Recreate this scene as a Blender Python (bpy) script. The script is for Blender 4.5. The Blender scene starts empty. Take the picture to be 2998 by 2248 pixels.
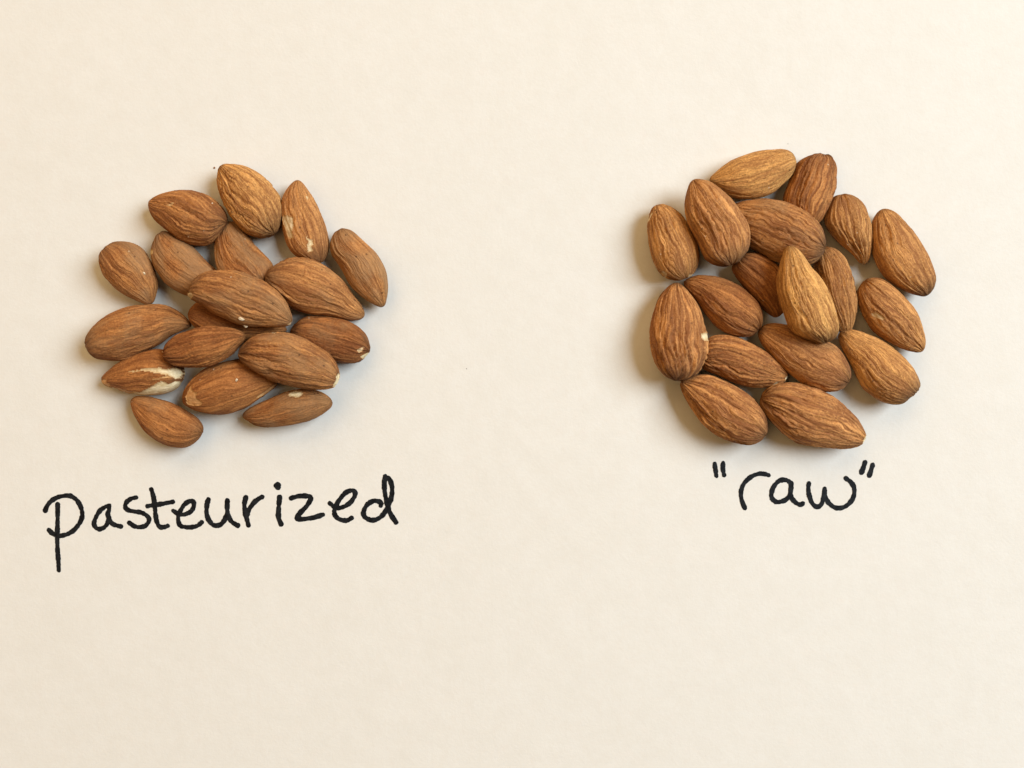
import bpy, math, random
import numpy as np
from mathutils import Vector, Matrix

scene = bpy.context.scene
CM = 0.01                                   # everything below is written in centimetres

# ------------------------------------------------------------------ camera
cd = bpy.data.cameras.new('camera')
cam = bpy.data.objects.new('camera', cd)
scene.collection.objects.link(cam)
cam.location = (0, 0, 20.8 * CM)            # phone held flat above the paper
cam.rotation_euler = (0, 0, 0)
cd.sensor_fit = 'HORIZONTAL'
cd.sensor_width = 36
cd.lens = 36 * 20.8 / 24.0
cd.clip_start, cd.clip_end = 0.005, 20
scene.camera = cam

# ------------------------------------------------------------------ world, lamps, exposure
world = bpy.data.worlds.new('World')
scene.world = world
world.use_nodes = True
bg = world.node_tree.nodes['Background']
bg.inputs['Color'].default_value = (1.0, 0.78, 0.50, 1)
bg.inputs['Strength'].default_value = 0.03
scene.view_settings.view_transform = 'Standard'
scene.view_settings.look = 'None'
scene.view_settings.exposure = 0.0
scene.view_settings.gamma = 1.0


def area_lamp(name, loc, target, size, power, color):
    d = bpy.data.lights.new(name, 'AREA')
    d.shape = 'RECTANGLE'
    d.size, d.size_y = size
    d.energy = power
    d.color = color
    o = bpy.data.objects.new(name, d)
    scene.collection.objects.link(o)
    o.location = loc
    o.rotation_euler = (Vector(target) - Vector(loc)).to_track_quat('-Z', 'Y').to_euler()
    return o


area_lamp('window_light', (1.22, 0.46, 1.16), (0, 0, 0), (0.98, 1.04), 48.0, (0.85, 0.93, 0.98))
area_lamp('room_light', (-0.88, 0.05, 1.00), (-0.05, 0, 0), (1.70, 1.40), 8.6, (1.0, 0.63, 0.28))
area_lamp('room_light', (-0.15, 1.20, 0.90), (0, 0, 0), (1.50, 0.90), 11.8, (1.0, 0.68, 0.34))
scene.cycles.diffuse_bounces = 2

# ------------------------------------------------------------------ helpers
def prop(o, label=None, category=None, group=None, kind=None):
    for k, v in (('label', label), ('category', category), ('group', group), ('kind', kind)):
        if v:
            o[k] = v
    return o


def link_mesh(name, verts, faces, mat, parent=None, smooth=False, attrs=None):
    me = bpy.data.meshes.new(name)
    me.from_pydata(np.asarray(verts).tolist() if not isinstance(verts, list) else verts, [],
                   faces if isinstance(faces, list) else faces.tolist())
    for k, a in (attrs or {}).items():
        if a.ndim == 2:
            at = me.attributes.new(k, 'FLOAT_VECTOR', 'POINT')
            at.data.foreach_set('vector', a.astype(np.float32).ravel())
        else:
            at = me.attributes.new(k, 'FLOAT', 'POINT')
            at.data.foreach_set('value', a.astype(np.float32).ravel())
    if smooth:
        me.polygons.foreach_set('use_smooth', [True] * len(me.polygons))
    me.materials.append(mat)
    me.update()
    o = bpy.data.objects.new(name, me)
    scene.collection.objects.link(o)
    if parent:
        o.parent = parent
    return o


# gradient noise on arrays of points
_rng = np.random.default_rng(11)
_perm = _rng.permutation(256)
_perm = np.concatenate([_perm, _perm, _perm])
_g = _rng.normal(size=(256, 3))
_g /= np.linalg.norm(_g, axis=1)[:, None]


def noise(P):
    P = np.asarray(P, float)
    i = np.floor(P).astype(int)
    f = P - i
    i &= 255
    w = f * f * f * (f * (f * 6 - 15) + 10)
    r = 0
    for dx in (0, 1):
        wx = w[..., 0] if dx else 1 - w[..., 0]
        for dy in (0, 1):
            wy = w[..., 1] if dy else 1 - w[..., 1]
            for dz in (0, 1):
                wz = w[..., 2] if dz else 1 - w[..., 2]
                h = _perm[_perm[_perm[(i[..., 0] + dx) & 255] + ((i[..., 1] + dy) & 255)] + ((i[..., 2] + dz) & 255)]
                g = _g[h]
                d = g[..., 0] * (f[..., 0] - dx) + g[..., 1] * (f[..., 1] - dy) + g[..., 2] * (f[..., 2] - dz)
                r = r + wx * wy * wz * d
    return r * 1.6


# ------------------------------------------------------------------ materials
class NT:
    def __init__(self, name):
        self.m = bpy.data.materials.new(name)
        self.m.use_nodes = True
        self.t = self.m.node_tree
        self.b = self.t.nodes['Principled BSDF']

    def n(self, typ, **kw):
        x = self.t.nodes.new(typ)
        for k, v in kw.items():
            setattr(x, k, v)
        return x

    def set(self, node, sock, v):
        if isinstance(v, bpy.types.NodeSocket):
            self.t.links.new(v, node.inputs[sock])
        else:
            node.inputs[sock].default_value = v

    def math(self, op, a, b=0.0, c=0.0, clamp=False):
        x = self.n('ShaderNodeMath', operation=op, use_clamp=clamp)
        for i, v in enumerate((a, b, c)):
            self.set(x, i, v)
        return x.outputs[0]

    def mix(self, fac, a, b, blend='MIX'):
        x = self.n('ShaderNodeMix', data_type='RGBA', blend_type=blend)
        self.set(x, 0, fac)
        self.set(x, 6, a)
        self.set(x, 7, b)
        return x.outputs[2]

    def noise(self, vec, scale, detail=3, rough=0.55, dist=0.0):
        x = self.n('ShaderNodeTexNoise')
        self.t.links.new(vec, x.inputs['Vector'])
        x.inputs['Scale'].default_value = scale
        x.inputs['Detail'].default_value = detail
        x.inputs['Roughness'].default_value = rough
        x.inputs['Distortion'].default_value = dist
        return x.outputs['Fac']

    def step(self, v, lo, hi):
        x = self.n('ShaderNodeMapRange', interpolation_type='SMOOTHSTEP')
        self.set(x, 0, v)
        x.inputs[1].default_value, x.inputs[2].default_value = lo, hi
        return x.outputs[0]

    def attr(self, name):
        x = self.n('ShaderNodeAttribute', attribute_name=name)
        return x

    def bump(self, h, dist, strength=1.0, normal=None):
        x = self.n('ShaderNodeBump')
        x.inputs['Strength'].default_value = strength
        x.inputs['Distance'].default_value = dist
        self.t.links.new(h, x.inputs['Height'])
        if normal is not None:
            self.t.links.new(normal, x.inputs['Normal'])
        return x.outputs[0]


def skin_material():
    k = NT('almond_skin')
    flow = k.attr('flow').outputs['Vector']          # runs along the kernel from stem to point
    pos = k.n('ShaderNodeTexCoord').outputs['Object']
    vein = k.attr('vein').outputs['Fac']             # pigment of the veins in the skin
    scar = k.attr('scar').outputs['Fac']
    dust = k.attr('dust').outputs['Fac']
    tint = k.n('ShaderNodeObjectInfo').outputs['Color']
    fine = k.noise(flow, 2.6, 4, 0.6, 0.3)
    fib = k.noise(flow, 6.5, 3, 0.6, 0.2)
    blot = k.noise(pos, 170, 3, 0.6)
    grain = k.noise(pos, 2600, 3, 0.7)
    f = k.math('MULTIPLY_ADD', vein, 0.62, k.math('MULTIPLY_ADD', fine, 0.55, k.math('MULTIPLY', fib, 0.30)))
    f = k.math('ADD', f, k.math('MULTIPLY_ADD', blot, 0.55, -0.62))
    f = k.math('ADD', f, k.math('MULTIPLY_ADD', grain, 0.8, -0.40))
    f = k.step(f, 0.04, 0.96)
    col = k.mix(f, (0.230, 0.092, 0.030, 1), (0.670, 0.342, 0.120, 1))
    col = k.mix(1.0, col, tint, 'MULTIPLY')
    # papery dust that dulls the skin in patches
    dn = k.step(k.math('ADD', k.noise(pos, 240, 4, 0.65), k.math('MULTIPLY_ADD', dust, 0.75, -0.40)), 0.30, 0.72)
    dn = k.math('MULTIPLY', dn, k.math('MULTIPLY_ADD', k.noise(pos, 3300, 2, 0.7), 0.9, 0.15, clamp=True))
    dn = k.math('MULTIPLY', dn, k.math('MULTIPLY', dust, 1.2, clamp=True))
    col = k.mix(dn, col, (0.300, 0.172, 0.080, 1))
    # grey brown stem scar
    sc = k.math('MULTIPLY', scar, k.math('MULTIPLY_ADD', fine, 1.1, 0.15), clamp=True)
    col = k.mix(sc, col, (0.085, 0.044, 0.023, 1))
    # pale specks of almond meal and dark pinholes
    vo = k.n('ShaderNodeTexVoronoi')
    k.t.links.new(pos, vo.inputs['Vector'])
    vo.inputs['Scale'].default_value = 900
    rnd = k.n('ShaderNodeSeparateColor')
    k.t.links.new(vo.outputs['Color'], rnd.inputs[0])
    sp = k.math('MULTIPLY', k.math('LESS_THAN', vo.outputs['Distance'], 0.16), k.math('GREATER_THAN', rnd.outputs[0], 0.984))
    col = k.mix(k.math('MULTIPLY', sp, 0.75), col, (0.66, 0.50, 0.34, 1))
    dk = k.math('MULTIPLY', k.math('LESS_THAN', vo.outputs['Distance'], 0.22), k.math('LESS_THAN', rnd.outputs[1], 0.07))
    col = k.mix(k.math('MULTIPLY', dk, 0.6), col, (0.055, 0.022, 0.012, 1))
    k.t.links.new(col, k.b.inputs['Base Color'])
    k.b.inputs['Roughness'].default_value = 0.72
    k.b.inputs['Specular IOR Level'].default_value = 0.22
    h = k.math('MULTIPLY_ADD', fib, 0.55, k.math('MULTIPLY', fine, 0.9))
    n1 = k.bump(h, 0.00050, 1.0)
    n2 = k.bump(grain, 0.00010, 1.0, n1)
    k.t.links.new(n2, k.b.inputs['Normal'])
    return k.m


def kernel_material(name, c0, c1):
    k = NT(name)
    pos = k.n('ShaderNodeTexCoord').outputs['Object']
    a = k.noise(pos, 900, 4, 0.65)
    col = k.mix(k.step(a, 0.3, 0.7), c0, c1)
    rim = k.attr('rim').outputs['Fac']               # thread of inner skin left along the torn edge
    col = k.mix(k.math('MULTIPLY', rim, k.math('MULTIPLY_ADD', a, 1.3, 0.1, clamp=True)), col, (0.43, 0.235, 0.085, 1))
    k.t.links.new(col, k.b.inputs['Base Color'])
    k.b.inputs['Roughness'].default_value = 0.6
    k.b.inputs['Specular IOR Level'].default_value = 0.3
    k.t.links.new(k.bump(k.noise(pos, 1800, 4, 0.7), 0.00012, 0.8), k.b.inputs['Normal'])
    return k.m


def paper_material():
    k = NT('white_paper')
    pos = k.n('ShaderNodeTexCoord').outputs['Object']
    cloud = k.noise(pos, 45, 4, 0.6)
    fibre = k.noise(pos, 900, 3, 0.65)
    mot = k.noise(pos, 190, 5, 0.68)
    cl = k.math('MULTIPLY_ADD', k.step(mot, 0.30, 0.70), 0.65, k.math('MULTIPLY', k.step(cloud, 0.25, 0.75), 0.35))
    col = k.mix(cl, (0.664, 0.653, 0.618, 1), (0.694, 0.688, 0.662, 1))
    pink = k.step(k.noise(pos, 330, 3, 0.6), 0.52, 0.75)
    col = k.mix(k.math('MULTIPLY', pink, 0.35), col, (0.684, 0.650, 0.616, 1))
    col = k.mix(k.math('MULTIPLY', k.step(fibre, 0.35, 0.75), 0.30), col, (0.650, 0.622, 0.572, 1))
    k.t.links.new(col, k.b.inputs['Base Color'])
    k.b.inputs['Roughness'].default_value = 0.75
    k.b.inputs['Specular IOR Level'].default_value = 0.25
    h = k.math('MULTIPLY_ADD', k.noise(pos, 1500, 4, 0.6), 0.35, k.noise(pos, 160, 2, 0.5))
    k.t.links.new(k.bump(h, 0.00016, 0.6), k.b.inputs['Normal'])
    return k.m


def ink_material():
    k = NT('marker_ink')
    pos = k.n('ShaderNodeTexCoord').outputs['Object']
    a = k.noise(pos, 700, 3, 0.6)
    col = k.mix(k.step(a, 0.3, 0.75), (0.0022, 0.0028, 0.0042, 1), (0.0150, 0.0175, 0.0205, 1))
    k.t.links.new(col, k.b.inputs['Base Color'])
    k.b.inputs['Roughness'].default_value = 0.55
    k.b.inputs['Specular IOR Level'].default_value = 0.12
    return k.m


SKIN = skin_material()
KERNEL = {
    'w': kernel_material('white_kernel', (0.58, 0.44, 0.23, 1), (0.76, 0.64, 0.42, 1)),
    'k': kernel_material('tan_kernel', (0.42, 0.29, 0.15, 1), (0.66, 0.50, 0.31, 1)),
    't': kernel_material('inner_skin', (0.44, 0.21, 0.075, 1), (0.60, 0.34, 0.15, 1)),
}
PAPER = paper_material()
INK = ink_material()

# ------------------------------------------------------------------ traced data
# almond: label, centre (cm), yaw / pitch / roll, thickness, (tone, wrinkle depth, grooves, skew, scar, dust),
#         outline in its own plane (x towards the point), peeled places in the same plane, pile
ALMONDS = [
 ('golden deeply wrinkled almond at the very top of the pasteurized pile', [-6.0162, 4.1955, 0.4179], [2.2256, -0.0287, -0.0248], 0.849, (1.6, 1.1, 3.79, 0.2, 0.5, 0.1), [(1.057, 0.056), (1.038, -0.018), (0.994, -0.089), (0.943, -0.157), (0.889, -0.222), (0.832, -0.282), (0.77, -0.338), (0.702, -0.388), (0.631, -0.432), (0.555, -0.47), (0.476, -0.502), (0.397, -0.531), (0.314, -0.553), (0.231, -0.572), (0.147, -0.587), (0.063, -0.597), (-0.021, -0.604), (-0.106, -0.607), (-0.19, -0.606), (-0.274, -0.601), (-0.356, -0.589), (-0.435, -0.567), (-0.51, -0.534), (-0.581, -0.493), (-0.647, -0.446), (-0.708, -0.392), (-0.764, -0.333), (-0.816, -0.27), (-0.861, -0.202), (-0.896, -0.129), (-0.918, -0.05), (-0.922, 0.032), (-0.909, 0.113), (-0.885, 0.192), (-0.854, 0.268), (-0.808, 0.335), (-0.747, 0.392), (-0.676, 0.439), (-0.601, 0.478), (-0.521, 0.508), (-0.438, 0.529), (-0.355, 0.546), (-0.27, 0.558), (-0.186, 0.567), (-0.101, 0.572), (-0.017, 0.57), (0.067, 0.565), (0.15, 0.555), (0.232, 0.542), (0.313, 0.524), (0.393, 0.502), (0.471, 0.477), (0.549, 0.449), (0.625, 0.417), (0.7, 0.382), (0.772, 0.344), (0.84, 0.299), (0.903, 0.246), (0.966, 0.189), (1.024, 0.128)], [], 'L'),
 ('plump reddish almond with a pale scratch, beside the golden top almond of the pasteurized pile', [-7.4386, 3.8241, 0.4174], [2.9192, -0.0506, -0.0327], 0.854, (0.6, 0.8, 3.22, -0.2, 0.3, 0.15), [(0.963, -0.099), (0.954, -0.173), (0.912, -0.238), (0.853, -0.293), (0.789, -0.342), (0.722, -0.388), (0.654, -0.431), (0.585, -0.471), (0.514, -0.508), (0.44, -0.538), (0.363, -0.56), (0.283, -0.577), (0.203, -0.591), (0.122, -0.601), (0.041, -0.608), (-0.041, -0.61), (-0.123, -0.608), (-0.205, -0.6), (-0.287, -0.589), (-0.366, -0.569), (-0.443, -0.54), (-0.517, -0.508), (-0.59, -0.472), (-0.66, -0.433), (-0.727, -0.389), (-0.788, -0.339), (-0.839, -0.28), (-0.877, -0.213), (-0.901, -0.14), (-0.909, -0.063), (-0.897, 0.014), (-0.872, 0.089), (-0.842, 0.161), (-0.81, 0.232), (-0.773, 0.3), (-0.734, 0.366), (-0.689, 0.428), (-0.63, 0.476), (-0.56, 0.511), (-0.484, 0.537), (-0.405, 0.555), (-0.325, 0.567), (-0.244, 0.577), (-0.162, 0.58), (-0.08, 0.574), (0.002, 0.56), (0.081, 0.54), (0.159, 0.513), (0.234, 0.481), (0.307, 0.446), (0.38, 0.41), (0.452, 0.374), (0.524, 0.336), (0.594, 0.296), (0.664, 0.254), (0.729, 0.209), (0.787, 0.157), (0.841, 0.1), (0.891, 0.038), (0.935, -0.028)], [('k', [(0.419, -0.185), (0.32, -0.18), (0.261, -0.22), (0.174, -0.257), (0.236, -0.143), (0.306, -0.12)])], 'L'),
 ('almond with several pale chips down its skin in the pasteurized pile', [-4.7617, 3.7448, 0.3359], [1.825, -0.0351, 0.0434], 0.697, (1.0, 0.6, 2.76, 0.1, 0.6, 0.1), [(0.982, -0.048), (0.948, -0.112), (0.884, -0.159), (0.811, -0.194), (0.736, -0.224), (0.661, -0.251), (0.585, -0.276), (0.507, -0.297), (0.429, -0.316), (0.352, -0.335), (0.275, -0.354), (0.197, -0.371), (0.118, -0.386), (0.04, -0.397), (-0.04, -0.406), (-0.118, -0.411), (-0.198, -0.416), (-0.277, -0.417), (-0.356, -0.417), (-0.435, -0.415), (-0.515, -0.411), (-0.594, -0.404), (-0.673, -0.39), (-0.749, -0.368), (-0.82, -0.333), (-0.884, -0.287), (-0.944, -0.233), (-0.992, -0.171), (-1.011, -0.097), (-0.999, -0.021), (-0.969, 0.051), (-0.93, 0.12), (-0.888, 0.188), (-0.844, 0.254), (-0.794, 0.316), (-0.741, 0.376), (-0.682, 0.428), (-0.612, 0.468), (-0.537, 0.498), (-0.459, 0.52), (-0.379, 0.535), (-0.298, 0.546), (-0.217, 0.55), (-0.136, 0.55), (-0.055, 0.55), (0.026, 0.543), (0.106, 0.533), (0.185, 0.518), (0.264, 0.5), (0.342, 0.481), (0.42, 0.46), (0.496, 0.435), (0.57, 0.405), (0.64, 0.368), (0.706, 0.325), (0.766, 0.274), (0.822, 0.217), (0.873, 0.156), (0.92, 0.091), (0.963, 0.023)], [('k', [(0.226, 0.456), (0.202, 0.357), (0.081, 0.21), (-0.06, 0.222), (-0.216, 0.285), (-0.363, 0.303), (-0.394, 0.397), (-0.283, 0.454), (-0.083, 0.459), (0.042, 0.48)]), ('w', [(-0.399, 0.039), (-0.4, -0.012), (-0.499, 0.0), (-0.526, 0.05)]), ('w', [(-0.487, -0.009), (-0.514, -0.104), (-0.624, -0.098), (-0.697, -0.048), (-0.785, -0.029), (-0.776, 0.087), (-0.69, 0.074), (-0.615, 0.035)]), ('w', [(0.522, -0.186), (0.498, -0.226), (0.373, -0.201), (0.429, -0.174)])], 'L'),
 ('short egg-shaped almond flat on the paper beside the dusty dark almond, pasteurized pile', [-8.8404, 2.5612, 0.367], [-0.7997, -0.023, 0.0435], 0.752, (0.7, 0.5, 2.76, 0.1, 0.3, 0.45), [(0.878, -0.094), (0.863, -0.024), (0.828, 0.043), (0.791, 0.106), (0.753, 0.167), (0.711, 0.225), (0.666, 0.279), (0.615, 0.327), (0.558, 0.368), (0.498, 0.404), (0.437, 0.439), (0.377, 0.475), (0.317, 0.509), (0.253, 0.537), (0.186, 0.557), (0.117, 0.573), (0.048, 0.585), (-0.022, 0.594), (-0.094, 0.599), (-0.165, 0.596), (-0.237, 0.588), (-0.308, 0.573), (-0.378, 0.551), (-0.444, 0.521), (-0.507, 0.483), (-0.566, 0.441), (-0.622, 0.394), (-0.672, 0.341), (-0.711, 0.282), (-0.73, 0.213), (-0.727, 0.14), (-0.711, 0.069), (-0.701, 0.001), (-0.701, -0.065), (-0.705, -0.134), (-0.698, -0.201), (-0.669, -0.26), (-0.619, -0.304), (-0.559, -0.336), (-0.494, -0.362), (-0.429, -0.388), (-0.365, -0.413), (-0.301, -0.433), (-0.233, -0.442), (-0.164, -0.445), (-0.093, -0.447), (-0.023, -0.447), (0.048, -0.447), (0.119, -0.442), (0.19, -0.431), (0.261, -0.417), (0.331, -0.401), (0.402, -0.382), (0.471, -0.359), (0.54, -0.336), (0.61, -0.311), (0.677, -0.282), (0.744, -0.25), (0.806, -0.21), (0.856, -0.158)], [], 'L'),
 ('dusty dark almond with a tiny white nick, between the egg-shaped almond and pasteurized pile centre', [-7.5482, 2.7625, 0.3584], [-0.8774, 0.0251, -0.0454], 0.736, (0.5, 0.4, 2.99, 0.1, 0.6, 0.8), [(0.876, -0.06), (0.884, 0.015), (0.885, 0.09), (0.876, 0.165), (0.851, 0.236), (0.812, 0.302), (0.761, 0.359), (0.702, 0.407), (0.634, 0.442), (0.562, 0.464), (0.488, 0.467), (0.41, 0.459), (0.33, 0.449), (0.251, 0.441), (0.172, 0.433), (0.093, 0.426), (0.013, 0.419), (-0.066, 0.413), (-0.145, 0.405), (-0.224, 0.392), (-0.301, 0.374), (-0.377, 0.351), (-0.451, 0.325), (-0.525, 0.296), (-0.597, 0.266), (-0.671, 0.237), (-0.746, 0.21), (-0.816, 0.177), (-0.874, 0.134), (-0.908, 0.075), (-0.915, 0.004), (-0.91, -0.071), (-0.891, -0.143), (-0.857, -0.21), (-0.812, -0.271), (-0.762, -0.328), (-0.708, -0.381), (-0.648, -0.428), (-0.584, -0.468), (-0.516, -0.502), (-0.445, -0.53), (-0.372, -0.551), (-0.297, -0.567), (-0.221, -0.577), (-0.144, -0.586), (-0.067, -0.595), (0.01, -0.601), (0.087, -0.598), (0.164, -0.584), (0.239, -0.565), (0.314, -0.541), (0.387, -0.513), (0.459, -0.483), (0.53, -0.449), (0.598, -0.41), (0.661, -0.366), (0.72, -0.315), (0.773, -0.26), (0.819, -0.198), (0.855, -0.132)], [('w', [(-0.711, -0.354), (-0.623, -0.287), (-0.539, -0.353), (-0.6, -0.444)])], 'L'),
 ('mostly hidden almond underneath the topmost central almond of the pasteurized pile', [-6.3377, 1.4466, 0.3172], [-0.1373, -0.0683, -0.0497], 0.68, (0.3, 0.4, 2.53, 0, 0.3, 0.1), [(1.151, -0.04), (1.111, 0.017), (1.036, 0.059), (0.956, 0.094), (0.875, 0.125), (0.793, 0.15), (0.708, 0.172), (0.622, 0.192), (0.536, 0.21), (0.45, 0.226), (0.365, 0.242), (0.279, 0.257), (0.193, 0.271), (0.108, 0.286), (0.022, 0.3), (-0.063, 0.316), (-0.148, 0.332), (-0.234, 0.346), (-0.319, 0.359), (-0.404, 0.369), (-0.489, 0.376), (-0.574, 0.382), (-0.661, 0.386), (-0.745, 0.384), (-0.828, 0.371), (-0.906, 0.343), (-0.977, 0.299), (-1.035, 0.239), (-1.076, 0.166), (-1.107, 0.085), (-1.125, 0.001), (-1.11, -0.08), (-1.064, -0.152), (-1.005, -0.214), (-0.937, -0.266), (-0.863, -0.306), (-0.783, -0.34), (-0.702, -0.371), (-0.621, -0.401), (-0.538, -0.428), (-0.455, -0.451), (-0.369, -0.468), (-0.283, -0.479), (-0.197, -0.488), (-0.11, -0.49), (-0.024, -0.49), (0.062, -0.485), (0.148, -0.474), (0.233, -0.458), (0.317, -0.438), (0.399, -0.413), (0.482, -0.387), (0.564, -0.358), (0.643, -0.326), (0.722, -0.291), (0.801, -0.254), (0.879, -0.214), (0.956, -0.175), (1.035, -0.138), (1.11, -0.096)], [], 'L'),
 ('half peeled almond showing wide patches of white kernel, pasteurized pile', [-8.4924, 0.2684, 0.3623], [-3.0834, -0.0707, 0.0296], 0.761, (0.4, 0.3, 2.76, 0, 0.7, 0.1), [(0.99, 0.089), (0.953, 0.025), (0.892, -0.026), (0.826, -0.075), (0.762, -0.122), (0.696, -0.167), (0.629, -0.209), (0.561, -0.249), (0.491, -0.286), (0.418, -0.318), (0.345, -0.348), (0.27, -0.377), (0.195, -0.406), (0.12, -0.433), (0.043, -0.456), (-0.034, -0.482), (-0.114, -0.499), (-0.196, -0.513), (-0.278, -0.518), (-0.362, -0.516), (-0.445, -0.506), (-0.523, -0.484), (-0.597, -0.45), (-0.664, -0.408), (-0.728, -0.359), (-0.787, -0.305), (-0.839, -0.247), (-0.881, -0.182), (-0.914, -0.113), (-0.941, -0.04), (-0.961, 0.035), (-0.965, 0.112), (-0.95, 0.187), (-0.92, 0.258), (-0.879, 0.322), (-0.827, 0.379), (-0.767, 0.427), (-0.7, 0.466), (-0.628, 0.496), (-0.551, 0.517), (-0.472, 0.529), (-0.39, 0.534), (-0.309, 0.538), (-0.226, 0.54), (-0.144, 0.541), (-0.061, 0.541), (0.021, 0.535), (0.103, 0.525), (0.185, 0.511), (0.266, 0.494), (0.346, 0.474), (0.424, 0.449), (0.504, 0.424), (0.579, 0.394), (0.655, 0.362), (0.735, 0.332), (0.814, 0.307), (0.887, 0.28), (0.943, 0.23), (0.98, 0.163)], [('w', [(0.293, -0.024), (0.149, -0.044), (-0.085, -0.039), (-0.307, -0.079), (-0.434, -0.093), (-0.633, -0.061), (-0.761, -0.031), (-0.872, -0.049), (-0.968, 0.011), (-0.965, 0.097), (-0.942, 0.205), (-0.86, 0.215), (-0.735, 0.148), (-0.628, 0.101), (-0.512, 0.074), (-0.347, 0.033), (-0.152, 0.0), (0.055, 0.025)]), ('t', [(-0.26, 0.178), (-0.455, 0.164), (-0.618, 0.145), (-0.732, 0.114), (-0.777, 0.194), (-0.609, 0.207), (-0.445, 0.226)]), ('w', [(-0.58, 0.236), (-0.694, 0.315), (-0.826, 0.257), (-0.915, 0.254), (-0.9, 0.363), (-0.76, 0.484), (-0.536, 0.546), (-0.313, 0.565), (-0.092, 0.57), (0.109, 0.541), (0.329, 0.494), (0.529, 0.41), (0.234, 0.421), (-0.044, 0.446), (-0.25, 0.374), (-0.445, 0.291)]), ('t', [(0.974, 0.112), (0.787, 0.111), (0.713, 0.247), (0.711, 0.321), (0.9, 0.288)]), ('t', [(0.76, 0.278), (0.529, 0.33), (0.302, 0.394), (0.053, 0.439), (0.337, 0.471), (0.566, 0.415), (0.793, 0.324)])], 'L'),
 ('smooth almond with a tan peeled blunt end, partly under the broken-tipped almond, pasteurized pile', [-6.4823, -0.0682, 0.4252], [0.1298, -0.006, 0.0041], 0.858, (0.4, 0.4, 2.3, 0.1, 0.2, 0.1), [(1.09, -0.077), (1.083, 0.004), (1.044, 0.084), (0.994, 0.158), (0.939, 0.229), (0.881, 0.297), (0.818, 0.36), (0.749, 0.417), (0.676, 0.469), (0.599, 0.514), (0.518, 0.551), (0.433, 0.581), (0.345, 0.602), (0.257, 0.616), (0.167, 0.618), (0.077, 0.611), (-0.012, 0.596), (-0.101, 0.582), (-0.188, 0.564), (-0.276, 0.544), (-0.362, 0.521), (-0.448, 0.496), (-0.531, 0.467), (-0.612, 0.431), (-0.688, 0.388), (-0.761, 0.338), (-0.83, 0.283), (-0.896, 0.224), (-0.956, 0.16), (-1.012, 0.091), (-1.061, 0.017), (-1.095, -0.064), (-1.1, -0.15), (-1.071, -0.23), (-1.016, -0.297), (-0.948, -0.354), (-0.875, -0.405), (-0.799, -0.451), (-0.72, -0.492), (-0.638, -0.527), (-0.554, -0.558), (-0.468, -0.582), (-0.382, -0.601), (-0.292, -0.609), (-0.202, -0.61), (-0.112, -0.606), (-0.022, -0.597), (0.067, -0.581), (0.155, -0.563), (0.243, -0.543), (0.329, -0.519), (0.414, -0.491), (0.495, -0.454), (0.574, -0.411), (0.651, -0.365), (0.728, -0.319), (0.804, -0.273), (0.881, -0.226), (0.96, -0.181), (1.038, -0.137)], [('t', [(-0.796, 0.154), (-0.737, 0.019), (-0.623, -0.037), (-0.645, -0.161), (-0.528, -0.261), (-0.598, -0.338), (-0.797, -0.34), (-0.949, -0.253), (-0.93, -0.063), (-0.857, 0.056)]), ('t', [(1.09, -0.066), (0.971, -0.172), (0.779, -0.283), (0.624, -0.349), (0.672, -0.295), (0.897, -0.179), (1.056, -0.072)])], 'L'),
 ('small dark reddish almond with two pale nicks at its blunt end, pasteurized pile', [-4.1868, 1.03, 0.3475], [2.9141, -0.0179, -0.0354], 0.707, (0.2, 0.9, 3.68, 0, 0.3, 0.3), [(0.937, 0.003), (0.917, -0.067), (0.875, -0.132), (0.828, -0.195), (0.783, -0.258), (0.735, -0.317), (0.676, -0.366), (0.61, -0.404), (0.539, -0.434), (0.464, -0.455), (0.388, -0.472), (0.311, -0.485), (0.234, -0.496), (0.157, -0.505), (0.079, -0.51), (0.001, -0.514), (-0.077, -0.513), (-0.154, -0.511), (-0.232, -0.504), (-0.308, -0.494), (-0.385, -0.48), (-0.459, -0.461), (-0.532, -0.436), (-0.603, -0.406), (-0.671, -0.371), (-0.735, -0.329), (-0.792, -0.278), (-0.839, -0.219), (-0.878, -0.154), (-0.913, -0.085), (-0.936, -0.013), (-0.943, 0.063), (-0.927, 0.136), (-0.888, 0.202), (-0.841, 0.263), (-0.793, 0.323), (-0.736, 0.373), (-0.667, 0.405), (-0.593, 0.425), (-0.516, 0.441), (-0.439, 0.453), (-0.362, 0.461), (-0.285, 0.465), (-0.206, 0.467), (-0.129, 0.469), (-0.051, 0.468), (0.026, 0.463), (0.103, 0.452), (0.179, 0.438), (0.254, 0.422), (0.33, 0.404), (0.404, 0.384), (0.477, 0.362), (0.551, 0.337), (0.621, 0.307), (0.689, 0.271), (0.754, 0.231), (0.816, 0.186), (0.873, 0.134), (0.918, 0.073)], [('k', [(-0.708, 0.078), (-0.801, 0.004), (-0.844, -0.006), (-0.826, 0.098), (-0.752, 0.161), (-0.698, 0.141)]), ('w', [(-0.809, 0.24), (-0.932, 0.091), (-0.986, 0.094), (-0.85, 0.273)])], 'L'),
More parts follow.
